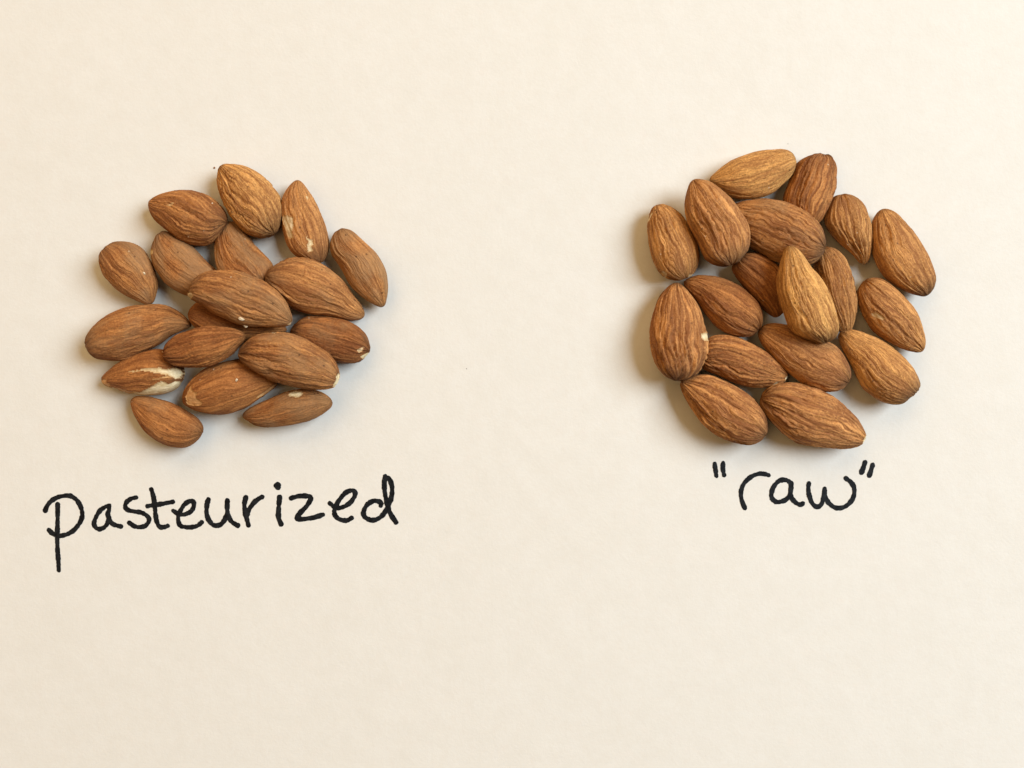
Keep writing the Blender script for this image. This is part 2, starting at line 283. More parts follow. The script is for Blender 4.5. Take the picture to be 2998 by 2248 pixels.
 ("smooth dusty almond beyond the chipped one on the pasteurized pile's outer edge, sharp end down", [-3.5289, 2.678, 0.3321], [-1.0812, 0.0017, 0.0465], 0.68, (0.8, 0.5, 2.53, 0.15, 0.2, 0.65), [(1.05, 0.04), (1.045, 0.111), (0.997, 0.171), (0.934, 0.222), (0.871, 0.271), (0.805, 0.317), (0.737, 0.359), (0.665, 0.396), (0.592, 0.428), (0.519, 0.457), (0.441, 0.479), (0.364, 0.498), (0.285, 0.512), (0.206, 0.52), (0.126, 0.522), (0.045, 0.522), (-0.035, 0.518), (-0.115, 0.51), (-0.195, 0.495), (-0.273, 0.476), (-0.351, 0.452), (-0.428, 0.428), (-0.504, 0.401), (-0.581, 0.373), (-0.656, 0.344), (-0.732, 0.315), (-0.805, 0.281), (-0.871, 0.236), (-0.924, 0.178), (-0.965, 0.11), (-0.986, 0.034), (-0.984, -0.045), (-0.962, -0.121), (-0.925, -0.19), (-0.876, -0.252), (-0.817, -0.304), (-0.75, -0.345), (-0.677, -0.375), (-0.601, -0.395), (-0.523, -0.402), (-0.444, -0.399), (-0.364, -0.392), (-0.285, -0.385), (-0.206, -0.38), (-0.126, -0.373), (-0.046, -0.369), (0.034, -0.366), (0.114, -0.364), (0.193, -0.358), (0.273, -0.349), (0.352, -0.337), (0.433, -0.32), (0.509, -0.293), (0.584, -0.262), (0.658, -0.23), (0.731, -0.195), (0.8, -0.156), (0.87, -0.113), (0.938, -0.068), (1.003, -0.019)], [], 'L'),
 ('smooth reddish almond lowest in the pasteurized pile, nearest its handwriting', [-7.9574, -0.8734, 0.338], [2.7636, -0.0129, 0.0353], 0.688, (0.4, 0.4, 2.76, 0, 0.3, 0.25), [(0.953, -0.138), (0.941, -0.206), (0.898, -0.262), (0.839, -0.303), (0.77, -0.333), (0.701, -0.36), (0.629, -0.384), (0.556, -0.403), (0.482, -0.419), (0.408, -0.431), (0.333, -0.44), (0.258, -0.447), (0.182, -0.451), (0.107, -0.453), (0.032, -0.451), (-0.043, -0.446), (-0.118, -0.439), (-0.192, -0.431), (-0.266, -0.42), (-0.339, -0.408), (-0.413, -0.395), (-0.486, -0.381), (-0.558, -0.364), (-0.626, -0.338), (-0.691, -0.303), (-0.751, -0.26), (-0.802, -0.208), (-0.838, -0.145), (-0.851, -0.074), (-0.848, -0.002), (-0.833, 0.069), (-0.809, 0.138), (-0.776, 0.203), (-0.736, 0.264), (-0.69, 0.321), (-0.635, 0.37), (-0.573, 0.409), (-0.503, 0.438), (-0.432, 0.462), (-0.359, 0.481), (-0.285, 0.494), (-0.21, 0.505), (-0.136, 0.51), (-0.061, 0.51), (0.013, 0.502), (0.086, 0.487), (0.157, 0.468), (0.228, 0.447), (0.297, 0.422), (0.364, 0.394), (0.43, 0.363), (0.494, 0.328), (0.555, 0.288), (0.614, 0.245), (0.673, 0.201), (0.73, 0.154), (0.783, 0.103), (0.832, 0.048), (0.879, -0.011), (0.926, -0.072)], [], 'L'),
 ('slim almond with a single oval white spot near the bottom of the pasteurized pile', [-5.1821, -0.5404, 0.3302], [0.1433, 0.043, -0.0346], 0.68, (0.6, 0.5, 2.99, 0.1, 0.2, 0.45), [(1.048, -0.048), (1.035, 0.026), (1.0, 0.096), (0.951, 0.158), (0.892, 0.211), (0.828, 0.258), (0.759, 0.297), (0.685, 0.33), (0.61, 0.358), (0.533, 0.38), (0.453, 0.392), (0.371, 0.395), (0.291, 0.395), (0.21, 0.391), (0.13, 0.384), (0.051, 0.37), (-0.027, 0.352), (-0.104, 0.331), (-0.18, 0.309), (-0.257, 0.287), (-0.334, 0.265), (-0.411, 0.244), (-0.489, 0.225), (-0.567, 0.205), (-0.643, 0.184), (-0.719, 0.161), (-0.793, 0.134), (-0.866, 0.102), (-0.936, 0.065), (-1.004, 0.022), (-1.058, -0.03), (-1.056, -0.093), (-1.004, -0.149), (-0.94, -0.199), (-0.877, -0.248), (-0.81, -0.292), (-0.74, -0.326), (-0.663, -0.35), (-0.584, -0.369), (-0.505, -0.384), (-0.426, -0.396), (-0.345, -0.405), (-0.265, -0.414), (-0.184, -0.421), (-0.104, -0.428), (-0.024, -0.429), (0.057, -0.426), (0.137, -0.418), (0.217, -0.409), (0.296, -0.399), (0.376, -0.389), (0.455, -0.376), (0.532, -0.359), (0.61, -0.34), (0.686, -0.317), (0.759, -0.287), (0.83, -0.251), (0.899, -0.212), (0.966, -0.171), (1.022, -0.118)], [('w', [(0.13, 0.244), (0.177, 0.307), (0.299, 0.35), (0.436, 0.317), (0.493, 0.25), (0.452, 0.185), (0.295, 0.177)])], 'L'),
 ('long curved almond with a hollowed underside above the half peeled almond, pasteurized pile', [-8.5939, 1.1843, 0.3881], [0.1396, -0.0924, 0.0421], 0.83, (0.6, 0.6, 2.99, -0.1, 0.5, 0.4), [(1.2, -0.01), (1.185, 0.063), (1.135, 0.145), (1.081, 0.226), (1.018, 0.3), (0.949, 0.367), (0.875, 0.429), (0.797, 0.485), (0.714, 0.53), (0.623, 0.562), (0.528, 0.583), (0.433, 0.594), (0.338, 0.602), (0.241, 0.608), (0.146, 0.614), (0.05, 0.617), (-0.046, 0.619), (-0.141, 0.613), (-0.236, 0.6), (-0.329, 0.58), (-0.422, 0.558), (-0.513, 0.53), (-0.601, 0.497), (-0.687, 0.456), (-0.768, 0.408), (-0.847, 0.355), (-0.925, 0.298), (-0.997, 0.235), (-1.062, 0.165), (-1.119, 0.088), (-1.163, 0.003), (-1.182, -0.09), (-1.177, -0.185), (-1.153, -0.276), (-1.108, -0.357), (-1.044, -0.424), (-0.967, -0.474), (-0.882, -0.511), (-0.791, -0.537), (-0.697, -0.556), (-0.603, -0.572), (-0.508, -0.581), (-0.411, -0.581), (-0.316, -0.57), (-0.221, -0.544), (-0.13, -0.514), (-0.039, -0.481), (0.052, -0.451), (0.143, -0.419), (0.236, -0.395), (0.329, -0.369), (0.419, -0.335), (0.504, -0.292), (0.585, -0.239), (0.667, -0.186), (0.756, -0.15), (0.85, -0.123), (0.943, -0.092), (1.037, -0.061), (1.132, -0.042)], [], 'L'),
 ('dull almond with a pale tip pointing up, just below the golden top almond, pasteurized pile', [-6.114, 2.926, 0.3645], [1.9779, -0.1579, 0.0403], 0.808, (0.5, 0.8, 3.22, 0.3, 0.2, 0.5), [(0.971, 0.054), (0.916, -0.006), (0.84, -0.05), (0.76, -0.087), (0.688, -0.12), (0.614, -0.153), (0.537, -0.183), (0.458, -0.211), (0.378, -0.234), (0.302, -0.257), (0.226, -0.279), (0.149, -0.303), (0.074, -0.329), (-0.002, -0.357), (-0.077, -0.389), (-0.151, -0.418), (-0.226, -0.446), (-0.3, -0.468), (-0.373, -0.482), (-0.447, -0.489), (-0.521, -0.486), (-0.594, -0.473), (-0.66, -0.446), (-0.718, -0.405), (-0.766, -0.352), (-0.801, -0.29), (-0.826, -0.224), (-0.84, -0.155), (-0.845, -0.085), (-0.842, -0.015), (-0.831, 0.054), (-0.81, 0.122), (-0.781, 0.188), (-0.746, 0.252), (-0.706, 0.314), (-0.661, 0.372), (-0.612, 0.429), (-0.558, 0.483), (-0.501, 0.533), (-0.439, 0.58), (-0.372, 0.621), (-0.3, 0.654), (-0.223, 0.677), (-0.143, 0.692), (-0.062, 0.696), (0.02, 0.689), (0.101, 0.675), (0.182, 0.659), (0.264, 0.642), (0.344, 0.62), (0.423, 0.595), (0.501, 0.566), (0.577, 0.532), (0.646, 0.489), (0.708, 0.436), (0.766, 0.379), (0.826, 0.322), (0.884, 0.263), (0.934, 0.199), (0.971, 0.128)], [('k', [(1.03, 0.137), (0.947, -0.029), (0.881, -0.033), (0.89, 0.091)])], 'L'),
 ("broad furrowed almond between the pasteurized pile's top central almond and the smooth dusty outer one", [-4.4913, 2.177, 0.4423], [-0.4065, -0.2236, -0.0266], 0.869, (0.8, 0.9, 3.22, 0.1, 0.5, 0.3), [(1.239, -0.126), (1.201, -0.045), (1.131, 0.022), (1.056, 0.079), (0.976, 0.127), (0.894, 0.171), (0.814, 0.217), (0.735, 0.267), (0.657, 0.316), (0.578, 0.364), (0.498, 0.408), (0.415, 0.448), (0.329, 0.482), (0.241, 0.509), (0.153, 0.535), (0.063, 0.555), (-0.027, 0.574), (-0.119, 0.584), (-0.212, 0.588), (-0.305, 0.581), (-0.398, 0.57), (-0.491, 0.551), (-0.582, 0.524), (-0.67, 0.489), (-0.754, 0.442), (-0.827, 0.381), (-0.898, 0.315), (-0.963, 0.244), (-1.019, 0.167), (-1.068, 0.083), (-1.105, -0.007), (-1.13, -0.101), (-1.131, -0.196), (-1.095, -0.28), (-1.024, -0.34), (-0.942, -0.385), (-0.855, -0.425), (-0.766, -0.46), (-0.678, -0.495), (-0.588, -0.531), (-0.497, -0.564), (-0.408, -0.598), (-0.313, -0.614), (-0.217, -0.618), (-0.122, -0.617), (-0.027, -0.604), (0.067, -0.588), (0.159, -0.566), (0.251, -0.543), (0.34, -0.511), (0.429, -0.478), (0.522, -0.446), (0.617, -0.421), (0.712, -0.405), (0.806, -0.393), (0.895, -0.374), (0.985, -0.351), (1.071, -0.318), (1.148, -0.269), (1.211, -0.205)], [], 'L'),
 ('small reddish almond lying on top of the half peeled almond, pasteurized pile', [-6.9298, 0.8244, 0.7725], [0.1681, 0.0464, 0.0313], 0.68, (0.3, 0.9, 3.45, 0.05, 0.2, 0.05), [(0.945, 0.084), (0.926, 0.147), (0.882, 0.2), (0.826, 0.246), (0.762, 0.283), (0.696, 0.317), (0.627, 0.347), (0.556, 0.374), (0.484, 0.397), (0.41, 0.415), (0.335, 0.431), (0.259, 0.444), (0.182, 0.456), (0.105, 0.464), (0.028, 0.469), (-0.05, 0.47), (-0.128, 0.468), (-0.206, 0.46), (-0.282, 0.448), (-0.359, 0.433), (-0.435, 0.415), (-0.51, 0.396), (-0.584, 0.374), (-0.656, 0.348), (-0.725, 0.317), (-0.79, 0.28), (-0.846, 0.232), (-0.892, 0.174), (-0.924, 0.109), (-0.935, 0.038), (-0.93, -0.035), (-0.914, -0.106), (-0.883, -0.172), (-0.838, -0.229), (-0.778, -0.273), (-0.711, -0.309), (-0.641, -0.338), (-0.57, -0.363), (-0.496, -0.383), (-0.423, -0.399), (-0.349, -0.413), (-0.275, -0.425), (-0.2, -0.436), (-0.126, -0.442), (-0.051, -0.445), (0.024, -0.443), (0.097, -0.436), (0.169, -0.421), (0.239, -0.399), (0.308, -0.376), (0.376, -0.349), (0.442, -0.32), (0.507, -0.288), (0.571, -0.254), (0.631, -0.214), (0.685, -0.167), (0.738, -0.117), (0.796, -0.074), (0.859, -0.033), (0.915, 0.02)], [], 'L'),
 ('large almond with a torn pale stem end, topmost at the centre of the pasteurized pile', [-6.1173, 1.9072, 0.8944], [-0.2699, -0.0339, 0.0472], 0.791, (0.75, 0.9, 3.22, -0.1, 0.3, 0.4), [(1.249, -0.224), (1.255, -0.137), (1.216, -0.051), (1.163, 0.029), (1.105, 0.108), (1.044, 0.183), (0.977, 0.252), (0.906, 0.314), (0.827, 0.368), (0.741, 0.413), (0.653, 0.454), (0.562, 0.49), (0.47, 0.52), (0.375, 0.54), (0.278, 0.552), (0.18, 0.563), (0.083, 0.574), (-0.015, 0.583), (-0.113, 0.584), (-0.211, 0.58), (-0.309, 0.569), (-0.406, 0.554), (-0.5, 0.534), (-0.597, 0.514), (-0.69, 0.488), (-0.776, 0.45), (-0.852, 0.395), (-0.922, 0.331), (-0.987, 0.261), (-1.041, 0.184), (-1.078, 0.1), (-1.104, 0.009), (-1.129, -0.085), (-1.143, -0.178), (-1.109, -0.255), (-1.025, -0.293), (-0.933, -0.318), (-0.843, -0.349), (-0.756, -0.377), (-0.666, -0.403), (-0.577, -0.429), (-0.487, -0.454), (-0.396, -0.472), (-0.302, -0.48), (-0.208, -0.487), (-0.116, -0.5), (-0.023, -0.513), (0.071, -0.524), (0.165, -0.528), (0.26, -0.531), (0.354, -0.529), (0.45, -0.523), (0.545, -0.509), (0.638, -0.486), (0.731, -0.459), (0.822, -0.431), (0.913, -0.403), (1.004, -0.372), (1.094, -0.334), (1.183, -0.287)], [('k', [(-1.185, -0.254), (-1.024, -0.105), (-0.911, -0.184), (-1.019, -0.294), (-1.151, -0.328)]), ('k', [(1.212, -0.241), (1.272, -0.148), (1.302, -0.224), (1.229, -0.298)])], 'L'),
 ('large furrowed almond with a broken white tip near the bottom of the pasteurized pile', [-5.0307, 0.5009, 0.7708], [-0.2315, -0.0568, 0.0411], 0.825, (0.75, 1.1, 3.22, 0.15, 0.9, 0.45), [(1.172, -0.178), (1.163, -0.085), (1.142, 0.006), (1.109, 0.092), (1.061, 0.171), (1.002, 0.241), (0.933, 0.301), (0.857, 0.352), (0.775, 0.395), (0.689, 0.433), (0.598, 0.465), (0.508, 0.497), (0.417, 0.528), (0.326, 0.558), (0.234, 0.586), (0.141, 0.609), (0.045, 0.624), (-0.051, 0.632), (-0.149, 0.631), (-0.246, 0.621), (-0.342, 0.604), (-0.438, 0.584), (-0.534, 0.567), (-0.628, 0.543), (-0.718, 0.509), (-0.802, 0.462), (-0.878, 0.404), (-0.942, 0.334), (-0.999, 0.256), (-1.053, 0.175), (-1.099, 0.091), (-1.131, 0.002), (-1.14, -0.09), (-1.107, -0.176), (-1.031, -0.236), (-0.945, -0.282), (-0.862, -0.324), (-0.779, -0.363), (-0.692, -0.396), (-0.604, -0.425), (-0.515, -0.451), (-0.426, -0.472), (-0.336, -0.489), (-0.246, -0.502), (-0.155, -0.509), (-0.065, -0.512), (0.026, -0.512), (0.117, -0.509), (0.208, -0.509), (0.298, -0.505), (0.389, -0.5), (0.48, -0.494), (0.572, -0.486), (0.662, -0.476), (0.753, -0.465), (0.844, -0.45), (0.934, -0.423), (1.021, -0.387), (1.103, -0.34), (1.157, -0.269)], [('w', [(1.17, 0.038), (1.121, 0.0), (1.098, -0.089), (1.129, -0.191), (1.112, -0.295), (1.163, -0.312), (1.214, -0.158)]), ('w', [(-0.533, 0.559), (-0.511, 0.598), (-0.356, 0.602), (-0.407, 0.535)])], 'L'),
 ('palest golden almond at the very top of the raw pile, blunt end uppermost', [5.5402, 4.8235, 0.375], [-2.9496, -0.0259, 0.0395], 0.765, (2.0, 0.6, 3.45, 0.1, 0.2, 0.1), [(0.994, -0.08), (0.949, -0.135), (0.875, -0.175), (0.802, -0.216), (0.732, -0.259), (0.659, -0.3), (0.583, -0.335), (0.507, -0.369), (0.429, -0.398), (0.349, -0.42), (0.27, -0.442), (0.189, -0.46), (0.109, -0.476), (0.028, -0.488), (-0.053, -0.497), (-0.133, -0.503), (-0.214, -0.506), (-0.294, -0.505), (-0.375, -0.501), (-0.455, -0.492), (-0.534, -0.48), (-0.614, -0.466), (-0.693, -0.45), (-0.77, -0.428), (-0.844, -0.397), (-0.91, -0.353), (-0.961, -0.292), (-0.992, -0.218), (-1.007, -0.139), (-1.006, -0.058), (-0.986, 0.02), (-0.952, 0.093), (-0.905, 0.161), (-0.85, 0.222), (-0.787, 0.276), (-0.719, 0.324), (-0.649, 0.368), (-0.577, 0.41), (-0.504, 0.449), (-0.429, 0.484), (-0.351, 0.513), (-0.272, 0.536), (-0.19, 0.552), (-0.109, 0.561), (-0.027, 0.564), (0.054, 0.563), (0.135, 0.558), (0.216, 0.548), (0.295, 0.534), (0.374, 0.516), (0.451, 0.493), (0.525, 0.462), (0.594, 0.42), (0.659, 0.372), (0.719, 0.317), (0.775, 0.258), (0.829, 0.195), (0.878, 0.129), (0.927, 0.061), (0.976, -0.007)], [], 'R'),
 ('dark wrinkled almond with rounded end up beside the palest top almond of the raw pile', [6.8578, 4.4583, 0.3749], [-1.7168, 0.0295, 0.0129], 0.763, (0.6, 1.2, 3.33, -0.1, 0.3, 0.1), [(0.824, 0.128), (0.797, 0.196), (0.75, 0.254), (0.692, 0.304), (0.628, 0.346), (0.559, 0.378), (0.488, 0.406), (0.416, 0.431), (0.344, 0.454), (0.272, 0.476), (0.201, 0.5), (0.129, 0.52), (0.056, 0.534), (-0.018, 0.542), (-0.091, 0.545), (-0.165, 0.546), (-0.239, 0.544), (-0.312, 0.54), (-0.385, 0.534), (-0.46, 0.528), (-0.532, 0.518), (-0.602, 0.5), (-0.67, 0.473), (-0.733, 0.436), (-0.786, 0.386), (-0.824, 0.324), (-0.843, 0.255), (-0.847, 0.182), (-0.844, 0.11), (-0.835, 0.039), (-0.817, -0.032), (-0.789, -0.1), (-0.754, -0.165), (-0.71, -0.226), (-0.657, -0.279), (-0.596, -0.325), (-0.526, -0.359), (-0.452, -0.381), (-0.381, -0.404), (-0.307, -0.424), (-0.234, -0.446), (-0.162, -0.466), (-0.089, -0.487), (-0.016, -0.507), (0.057, -0.525), (0.13, -0.54), (0.204, -0.552), (0.277, -0.555), (0.35, -0.548), (0.418, -0.526), (0.482, -0.49), (0.541, -0.448), (0.595, -0.4), (0.643, -0.345), (0.685, -0.286), (0.722, -0.223), (0.755, -0.157), (0.783, -0.089), (0.808, -0.018), (0.825, 0.054)], [], 'R'),
 ("almond with white nicks at both ends on the raw pile's shadowed outer edge", [3.7143, 3.2634, 0.3772], [1.8634, -0.0564, 0.0363], 0.782, (1.4, 0.8, 3.22, 0.15, 0.3, 0.1), [(0.928, 0.1), (0.916, 0.022), (0.892, -0.052), (0.852, -0.118), (0.801, -0.177), (0.746, -0.232), (0.686, -0.282), (0.622, -0.324), (0.552, -0.357), (0.48, -0.384), (0.407, -0.406), (0.333, -0.424), (0.258, -0.44), (0.184, -0.459), (0.11, -0.475), (0.036, -0.492), (-0.04, -0.505), (-0.116, -0.513), (-0.194, -0.517), (-0.272, -0.514), (-0.349, -0.504), (-0.427, -0.489), (-0.502, -0.467), (-0.576, -0.436), (-0.645, -0.397), (-0.709, -0.35), (-0.769, -0.296), (-0.823, -0.237), (-0.862, -0.169), (-0.88, -0.093), (-0.883, -0.014), (-0.879, 0.064), (-0.868, 0.141), (-0.844, 0.215), (-0.811, 0.285), (-0.772, 0.351), (-0.723, 0.411), (-0.665, 0.461), (-0.601, 0.503), (-0.53, 0.532), (-0.454, 0.547), (-0.378, 0.557), (-0.302, 0.564), (-0.225, 0.568), (-0.147, 0.567), (-0.069, 0.564), (0.008, 0.558), (0.086, 0.549), (0.164, 0.542), (0.241, 0.531), (0.318, 0.516), (0.396, 0.5), (0.473, 0.48), (0.548, 0.456), (0.623, 0.427), (0.693, 0.389), (0.759, 0.342), (0.823, 0.294), (0.885, 0.243), (0.922, 0.177)], [('w', [(0.628, 0.442), (0.756, 0.37), (0.778, 0.296), (0.751, 0.274), (0.642, 0.368), (0.592, 0.432)]), ('w', [(-0.843, -0.072), (-0.789, -0.231), (-0.855, -0.233), (-0.883, -0.07)]), ('k', [(-0.56, 0.485), (-0.677, 0.393), (-0.741, 0.403), (-0.598, 0.503)])], 'R'),
 ('almond with a small sharp pale nib pointing down between two smoother almonds, raw pile', [7.7572, 3.5623, 0.3257], [-1.3353, -0.0973, 0.04], 0.703, (1.4, 0.9, 3.22, -0.15, 0.3, 0.1), [(0.872, 0.162), (0.857, 0.218), (0.816, 0.274), (0.767, 0.324), (0.707, 0.36), (0.641, 0.386), (0.574, 0.408), (0.506, 0.428), (0.437, 0.445), (0.37, 0.462), (0.302, 0.476), (0.235, 0.489), (0.168, 0.502), (0.1, 0.508), (0.032, 0.514), (-0.037, 0.515), (-0.105, 0.517), (-0.174, 0.514), (-0.242, 0.507), (-0.312, 0.498), (-0.379, 0.479), (-0.446, 0.456), (-0.511, 0.429), (-0.574, 0.396), (-0.633, 0.356), (-0.687, 0.308), (-0.732, 0.253), (-0.769, 0.192), (-0.797, 0.126), (-0.812, 0.058), (-0.814, -0.012), (-0.805, -0.082), (-0.787, -0.149), (-0.758, -0.212), (-0.715, -0.266), (-0.663, -0.312), (-0.61, -0.355), (-0.551, -0.392), (-0.488, -0.423), (-0.426, -0.452), (-0.357, -0.468), (-0.289, -0.476), (-0.221, -0.47), (-0.152, -0.448), (-0.088, -0.429), (-0.023, -0.4), (0.04, -0.374), (0.102, -0.341), (0.164, -0.31), (0.226, -0.276), (0.288, -0.241), (0.342, -0.197), (0.403, -0.154), (0.455, -0.107), (0.512, -0.063), (0.569, -0.02), (0.624, 0.019), (0.689, 0.055), (0.756, 0.089), (0.824, 0.121)], [('k', [(0.805, 0.118), (0.846, 0.201), (0.933, 0.179), (0.906, 0.13)])], 'R'),
 ('long smooth almond, outermost on the brighter side of the raw pile, blunt end down', [9.0087, 3.0182, 0.3802], [1.9841, -0.031, 0.0521], 0.786, (1.4, 0.6, 2.99, 0.1, 0.9, 0.15), [(1.119, 0.033), (1.081, -0.051), (1.017, -0.123), (0.944, -0.183), (0.859, -0.228), (0.77, -0.26), (0.683, -0.287), (0.603, -0.315), (0.509, -0.333), (0.428, -0.354), (0.348, -0.377), (0.261, -0.389), (0.179, -0.406), (0.097, -0.421), (0.016, -0.435), (-0.066, -0.447), (-0.149, -0.46), (-0.233, -0.47), (-0.318, -0.475), (-0.402, -0.476), (-0.488, -0.473), (-0.574, -0.466), (-0.663, -0.456), (-0.756, -0.441), (-0.845, -0.41), (-0.926, -0.363), (-0.998, -0.303), (-1.06, -0.231), (-1.104, -0.149), (-1.12, -0.059), (-1.096, 0.029), (-1.046, 0.108), (-0.986, 0.178), (-0.921, 0.243), (-0.85, 0.304), (-0.777, 0.359), (-0.707, 0.413), (-0.632, 0.462), (-0.553, 0.505), (-0.477, 0.547), (-0.396, 0.581), (-0.314, 0.611), (-0.231, 0.633), (-0.146, 0.647), (-0.06, 0.655), (0.026, 0.659), (0.112, 0.659), (0.198, 0.652), (0.285, 0.641), (0.369, 0.617), (0.453, 0.589), (0.536, 0.556), (0.62, 0.522), (0.699, 0.483), (0.78, 0.444), (0.863, 0.4), (0.94, 0.346), (1.005, 0.279), (1.061, 0.203), (1.107, 0.121)], [], 'R'),
 ('almond with one small pale scuff on its face and a sharp point down, raw pile', [8.718, 1.5915, 0.3612], [-0.923, -0.0031, -0.0153], 0.731, (1.25, 0.8, 3.22, 0.2, 0.2, 0.1), [(1.109, 0.06), (1.087, 0.134), (1.026, 0.198), (0.958, 0.252), (0.884, 0.295), (0.806, 0.328), (0.726, 0.356), (0.648, 0.384), (0.57, 0.412), (0.491, 0.437), (0.413, 0.457), (0.334, 0.47), (0.253, 0.478), (0.173, 0.487), (0.093, 0.494), (0.012, 0.498), (-0.068, 0.499), (-0.149, 0.493), (-0.231, 0.485), (-0.312, 0.475), (-0.393, 0.459), (-0.475, 0.443), (-0.556, 0.423), (-0.637, 0.399), (-0.718, 0.367), (-0.794, 0.324), (-0.861, 0.271), (-0.918, 0.205), (-0.96, 0.131), (-0.984, 0.049), (-0.987, -0.035), (-0.972, -0.118), (-0.945, -0.198), (-0.908, -0.273), (-0.85, -0.333), (-0.774, -0.372), (-0.696, -0.402), (-0.619, -0.429), (-0.539, -0.452), (-0.458, -0.47), (-0.379, -0.487), (-0.299, -0.501), (-0.217, -0.508), (-0.137, -0.517), (-0.055, -0.52), (0.026, -0.518), (0.107, -0.508), (0.189, -0.493), (0.268, -0.469), (0.349, -0.449), (0.428, -0.424), (0.511, -0.398), (0.588, -0.361), (0.661, -0.318), (0.733, -0.272), (0.804, -0.226), (0.875, -0.176), (0.941, -0.122), (1.006, -0.064), (1.071, -0.007)], [('k', [(-0.335, -0.394), (-0.317, -0.322), (-0.184, -0.278), (-0.049, -0.249), (-0.069, -0.333), (-0.19, -0.398), (-0.279, -0.435)])], 'R'),
 ('dark shaded almond mostly hidden in the hollow beside the golden central almond, raw pile', [5.7028, 2.2825, 0.3149], [-0.976, -0.0431, 0.1207], 0.68, (0.4, 0.8, 3.1, 0.1, 0.2, 0), [(0.846, -0.072), (0.853, -0.008), (0.835, 0.059), (0.807, 0.122), (0.773, 0.183), (0.733, 0.239), (0.686, 0.29), (0.635, 0.337), (0.578, 0.378), (0.518, 0.415), (0.458, 0.451), (0.397, 0.484), (0.333, 0.513), (0.268, 0.538), (0.201, 0.559), (0.133, 0.577), (0.065, 0.589), (-0.005, 0.598), (-0.075, 0.6), (-0.145, 0.594), (-0.214, 0.581), (-0.281, 0.56), (-0.346, 0.535), (-0.409, 0.504), (-0.47, 0.469), (-0.531, 0.433), (-0.587, 0.392), (-0.64, 0.346), (-0.689, 0.296), (-0.728, 0.239), (-0.756, 0.176), (-0.774, 0.11), (-0.784, 0.042), (-0.787, -0.026), (-0.782, -0.095), (-0.769, -0.162), (-0.747, -0.227), (-0.713, -0.286), (-0.66, -0.328), (-0.593, -0.341), (-0.521, -0.339), (-0.45, -0.335), (-0.381, -0.331), (-0.312, -0.324), (-0.24, -0.313), (-0.172, -0.307), (-0.1, -0.296), (-0.03, -0.29), (0.04, -0.28), (0.11, -0.274), (0.18, -0.264), (0.252, -0.256), (0.321, -0.245), (0.39, -0.233), (0.458, -0.22), (0.527, -0.207), (0.597, -0.191), (0.666, -0.171), (0.736, -0.149), (0.8, -0.12)], [], 'R'),
 ('golden brown almond with dark stained blunt end below the scuffed almond, raw pile', [8.4471, 0.4016, 0.3997], [2.3803, -0.0605, 0.0426], 0.826, (1.6, 0.8, 3.22, 0.15, 0.9, 0.1), [(1.17, 0.088), (1.18, 0.002), (1.145, -0.081), (1.085, -0.151), (1.012, -0.208), (0.932, -0.256), (0.849, -0.296), (0.764, -0.33), (0.678, -0.359), (0.593, -0.388), (0.509, -0.416), (0.42, -0.437), (0.334, -0.458), (0.248, -0.474), (0.161, -0.49), (0.075, -0.504), (-0.011, -0.513), (-0.097, -0.517), (-0.183, -0.516), (-0.269, -0.512), (-0.355, -0.506), (-0.439, -0.495), (-0.524, -0.479), (-0.607, -0.456), (-0.69, -0.428), (-0.773, -0.4), (-0.856, -0.368), (-0.932, -0.321), (-0.982, -0.25), (-0.993, -0.162), (-0.975, -0.071), (-0.96, 0.017), (-0.969, 0.106), (-0.966, 0.196), (-0.932, 0.278), (-0.874, 0.347), (-0.803, 0.405), (-0.728, 0.455), (-0.648, 0.499), (-0.565, 0.534), (-0.481, 0.565), (-0.395, 0.591), (-0.308, 0.611), (-0.221, 0.625), (-0.133, 0.632), (-0.045, 0.619), (0.038, 0.593), (0.118, 0.56), (0.198, 0.525), (0.278, 0.491), (0.359, 0.458), (0.44, 0.423), (0.522, 0.39), (0.604, 0.359), (0.687, 0.333), (0.775, 0.309), (0.861, 0.28), (0.944, 0.243), (1.026, 0.202), (1.108, 0.154)], [], 'R'),
 ('furrowed almond just above the opening quotation mark, lower edge of the raw pile', [4.8733, -0.5776, 0.4087], [2.5701, -0.0342, 0.0068], 0.836, (0.9, 1.2, 3.1, 0.1, 0.6, 0.1), [(1.169, -0.011), (1.144, -0.093), (1.091, -0.168), (1.033, -0.241), (0.972, -0.31), (0.905, -0.374), (0.831, -0.429), (0.749, -0.474), (0.661, -0.502), (0.568, -0.513), (0.476, -0.52), (0.385, -0.533), (0.294, -0.546), (0.203, -0.557), (0.11, -0.561), (0.018, -0.567), (-0.074, -0.572), (-0.165, -0.576), (-0.257, -0.575), (-0.348, -0.568), (-0.439, -0.556), (-0.528, -0.536), (-0.616, -0.511), (-0.701, -0.478), (-0.782, -0.438), (-0.858, -0.389), (-0.927, -0.329), (-0.99, -0.263), (-1.044, -0.189), (-1.086, -0.108), (-1.109, -0.02), (-1.104, 0.07), (-1.074, 0.155), (-1.028, 0.234), (-0.972, 0.306), (-0.906, 0.369), (-0.832, 0.423), (-0.752, 0.468), (-0.667, 0.504), (-0.579, 0.531), (-0.49, 0.553), (-0.399, 0.568), (-0.307, 0.578), (-0.215, 0.585), (-0.122, 0.583), (-0.031, 0.578), (0.061, 0.565), (0.151, 0.547), (0.24, 0.526), (0.329, 0.501), (0.416, 0.472), (0.504, 0.442), (0.588, 0.405), (0.671, 0.367), (0.757, 0.328), (0.839, 0.285), (0.918, 0.238), (0.996, 0.189), (1.07, 0.133), (1.136, 0.068)], [], 'R'),
